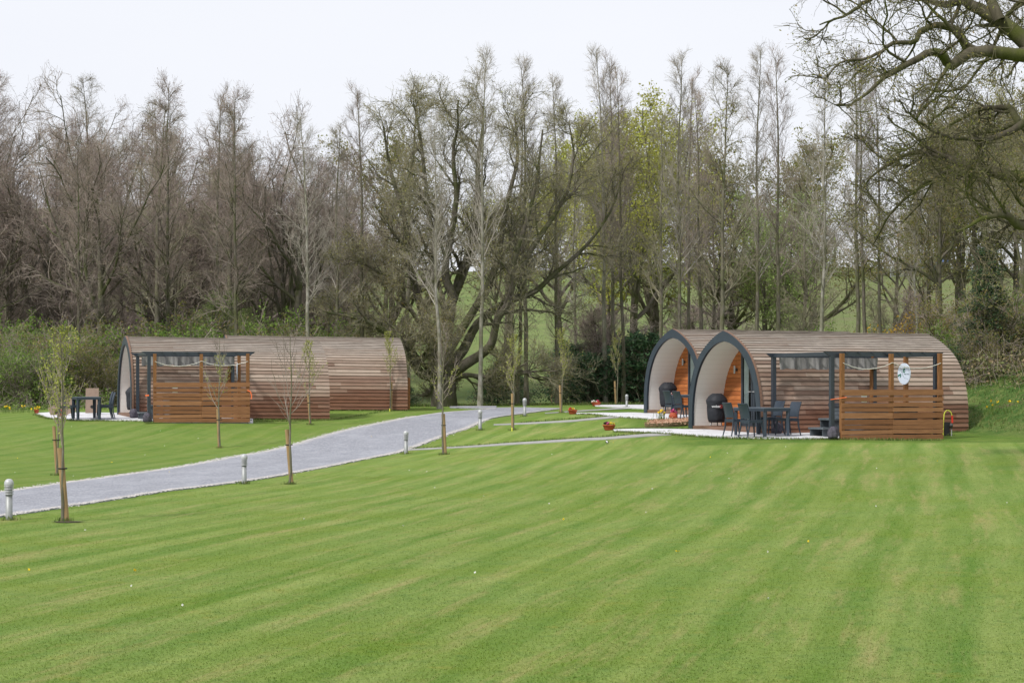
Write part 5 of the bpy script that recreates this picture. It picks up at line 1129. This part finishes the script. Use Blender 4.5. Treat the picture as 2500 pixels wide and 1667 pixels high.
# ------------------------------------------------------------------ far things on the hill
def fence_gate():
    D = 214; x = (2196 - CX) / F * D; root = empty('field_gate', (x, D, Hs(x, D)), 0, 'small grey barred field gate in the distant hedge', 'gate')
    for sx in (-1, 1): mb = MB(); mb.box((sx * .95, 0, .65), (.12, .12, 1.3)); mb.build('post', M['steel'], root)
    mb = MB(); [mb.box((0, 0, .2 + i * .2), (1.8, .05, .06)) for i in range(5)]; mb.box((0, 0, .6), (.06, .05, .86)); mb.build('bars', M['steel'], root)
fence_gate()
def tent(px, D, w, h, mat, label):
    x = (px - CX) / F * D; root = empty('tent', (x, D, Hs(x, D)), .3, label, 'tent'); mb = MB(); hw = w / 2
    V = [(-hw, -1.2, 0), (hw, -1.2, 0), (hw, -1.05, h * .6), (-hw, -1.05, h * .6), (-hw, 1.2, 0), (hw, 1.2, 0), (hw, 1.05, h * .6), (-hw, 1.05, h * .6), (-hw * .8, 0, h), (hw * .8, 0, h)]
    mb.add(V, [[0,1,2,3],[5,4,7,6],[3,2,9,8],[6,7,8,9],[1,5,6,2],[4,0,3,7]]); mb.add(V, [[2,6,9],[7,3,8]]); mb.build('canvas', M[mat], root)
    mb = MB(); mb.add([(-.4, -1.21, 0), (.4, -1.21, 0), (.25, -1.08, h * .55), (-.25, -1.08, h * .55)], [[0,1,2,3]]); mb.build('doorway', M['slate_metal'], root)
tent(2205, 238, 1.6, 1.6, 'tent_white', 'white tent like shape on the hilltop, seen through the trunks'); tent(2232, 240, 2.4, 1.6, 'tent_blue', 'blue tent like shape on the hilltop beside the white one'); tent(2290, 236, 1.8, 1.9, 'tent_blue', 'blue tent like shape on the hilltop near the leaning trunk')
# field hedge
rng = np.random.default_rng(90); n = 16000; X_ = rng.uniform(18, 62, n); Y_h = 216 + rng.normal(0, .7, n) + .04 * X_; hh = 2.1 + .6 * np.sin(X_ * .9)
pts = np.stack([X_, Y_h, H(X_, Y_h) + rng.uniform(0, 1, n) * hh], 1); mb = MB(); leaf_quads(mb, pts, .22, rng, 0)
root = empty('field_hedge', (40, 217, Hs(40, 217)), 0, 'dark brown hedge line crossing the distant field behind the right pods', 'hedge'); o = mb.build('foliage', M['bramble'], root); o.matrix_parent_inverse = Matrix.Translation((-40, -217, -Hs(40, 217)))
for p_ in list(PROTO.values()):
    if p_.name not in placed: print('unplaced', p_.name)
# ------------------------------------------------------------------ camera, light, sky
cam = bpy.data.cameras.new('camera'); co_ = bpy.data.objects.new('camera', cam); COL.objects.link(co_)
co_.location = (0, 0, CZ); co_.rotation_euler = (rad(90), 0, 0); cam.sensor_width = 36; cam.lens = 36 * F / 2500
cam.shift_y = (HY - 833.5) / 2500; cam.clip_start = .1; cam.clip_end = 6000; scene.camera = co_
sd = Vector((-.62, -.60, 0)).normalized(); el = rad(48)
sv = Vector((sd.x * math.cos(el), sd.y * math.cos(el), math.sin(el)))
sun = bpy.data.lights.new('sun', 'SUN'); sun.energy = 2.9; sun.angle = rad(6); sun.color = (1, .965, .90)
so = bpy.data.objects.new('sun', sun); COL.objects.link(so); so.rotation_euler = sv.to_track_quat('Z', 'Y').to_euler()
w = bpy.data.worlds.new('World'); scene.world = w; w.use_nodes = True; nt = w.node_tree; bg = nt.nodes['Background']; bg.inputs[1].default_value = .1
sky = nt.nodes.new('ShaderNodeTexSky'); sky.sky_type = 'NISHITA'; sky.sun_disc = False; sky.sun_elevation = el; sky.sun_rotation = math.atan2(sv.x, sv.y); sky.altitude = 80
tc = nt.nodes.new('ShaderNodeTexCoord'); mp = nt.nodes.new('ShaderNodeMapping'); mp.inputs['Scale'].default_value = (1, 1, 3); nt.links.new(tc.outputs['Generated'], mp.inputs[0])
nz = nt.nodes.new('ShaderNodeTexNoise'); nz.inputs['Scale'].default_value = 3.0; nz.inputs['Detail'].default_value = 4; nt.links.new(mp.outputs[0], nz.inputs[0])
cl = nt.nodes.new('ShaderNodeMix'); cl.data_type = 'RGBA'; nt.links.new(nz.outputs['Fac'], cl.inputs[0]); cl.inputs[6].default_value = (8.7, 8.9, 9.6, 1); cl.inputs[7].default_value = (9.6, 9.7, 10.1, 1)
mx = nt.nodes.new('ShaderNodeMix'); mx.data_type = 'RGBA'; mx.inputs[0].default_value = .93; nt.links.new(sky.outputs[0], mx.inputs[6]); nt.links.new(cl.outputs[2], mx.inputs[7]); nt.links.new(mx.outputs[2], bg.inputs[0])
vs = scene.view_settings; vs.view_transform = 'Standard'; vs.look = 'None'; vs.exposure = 0.06; vs.gamma = 1; vs.use_curve_mapping = False
scene.render.engine = 'CYCLES'
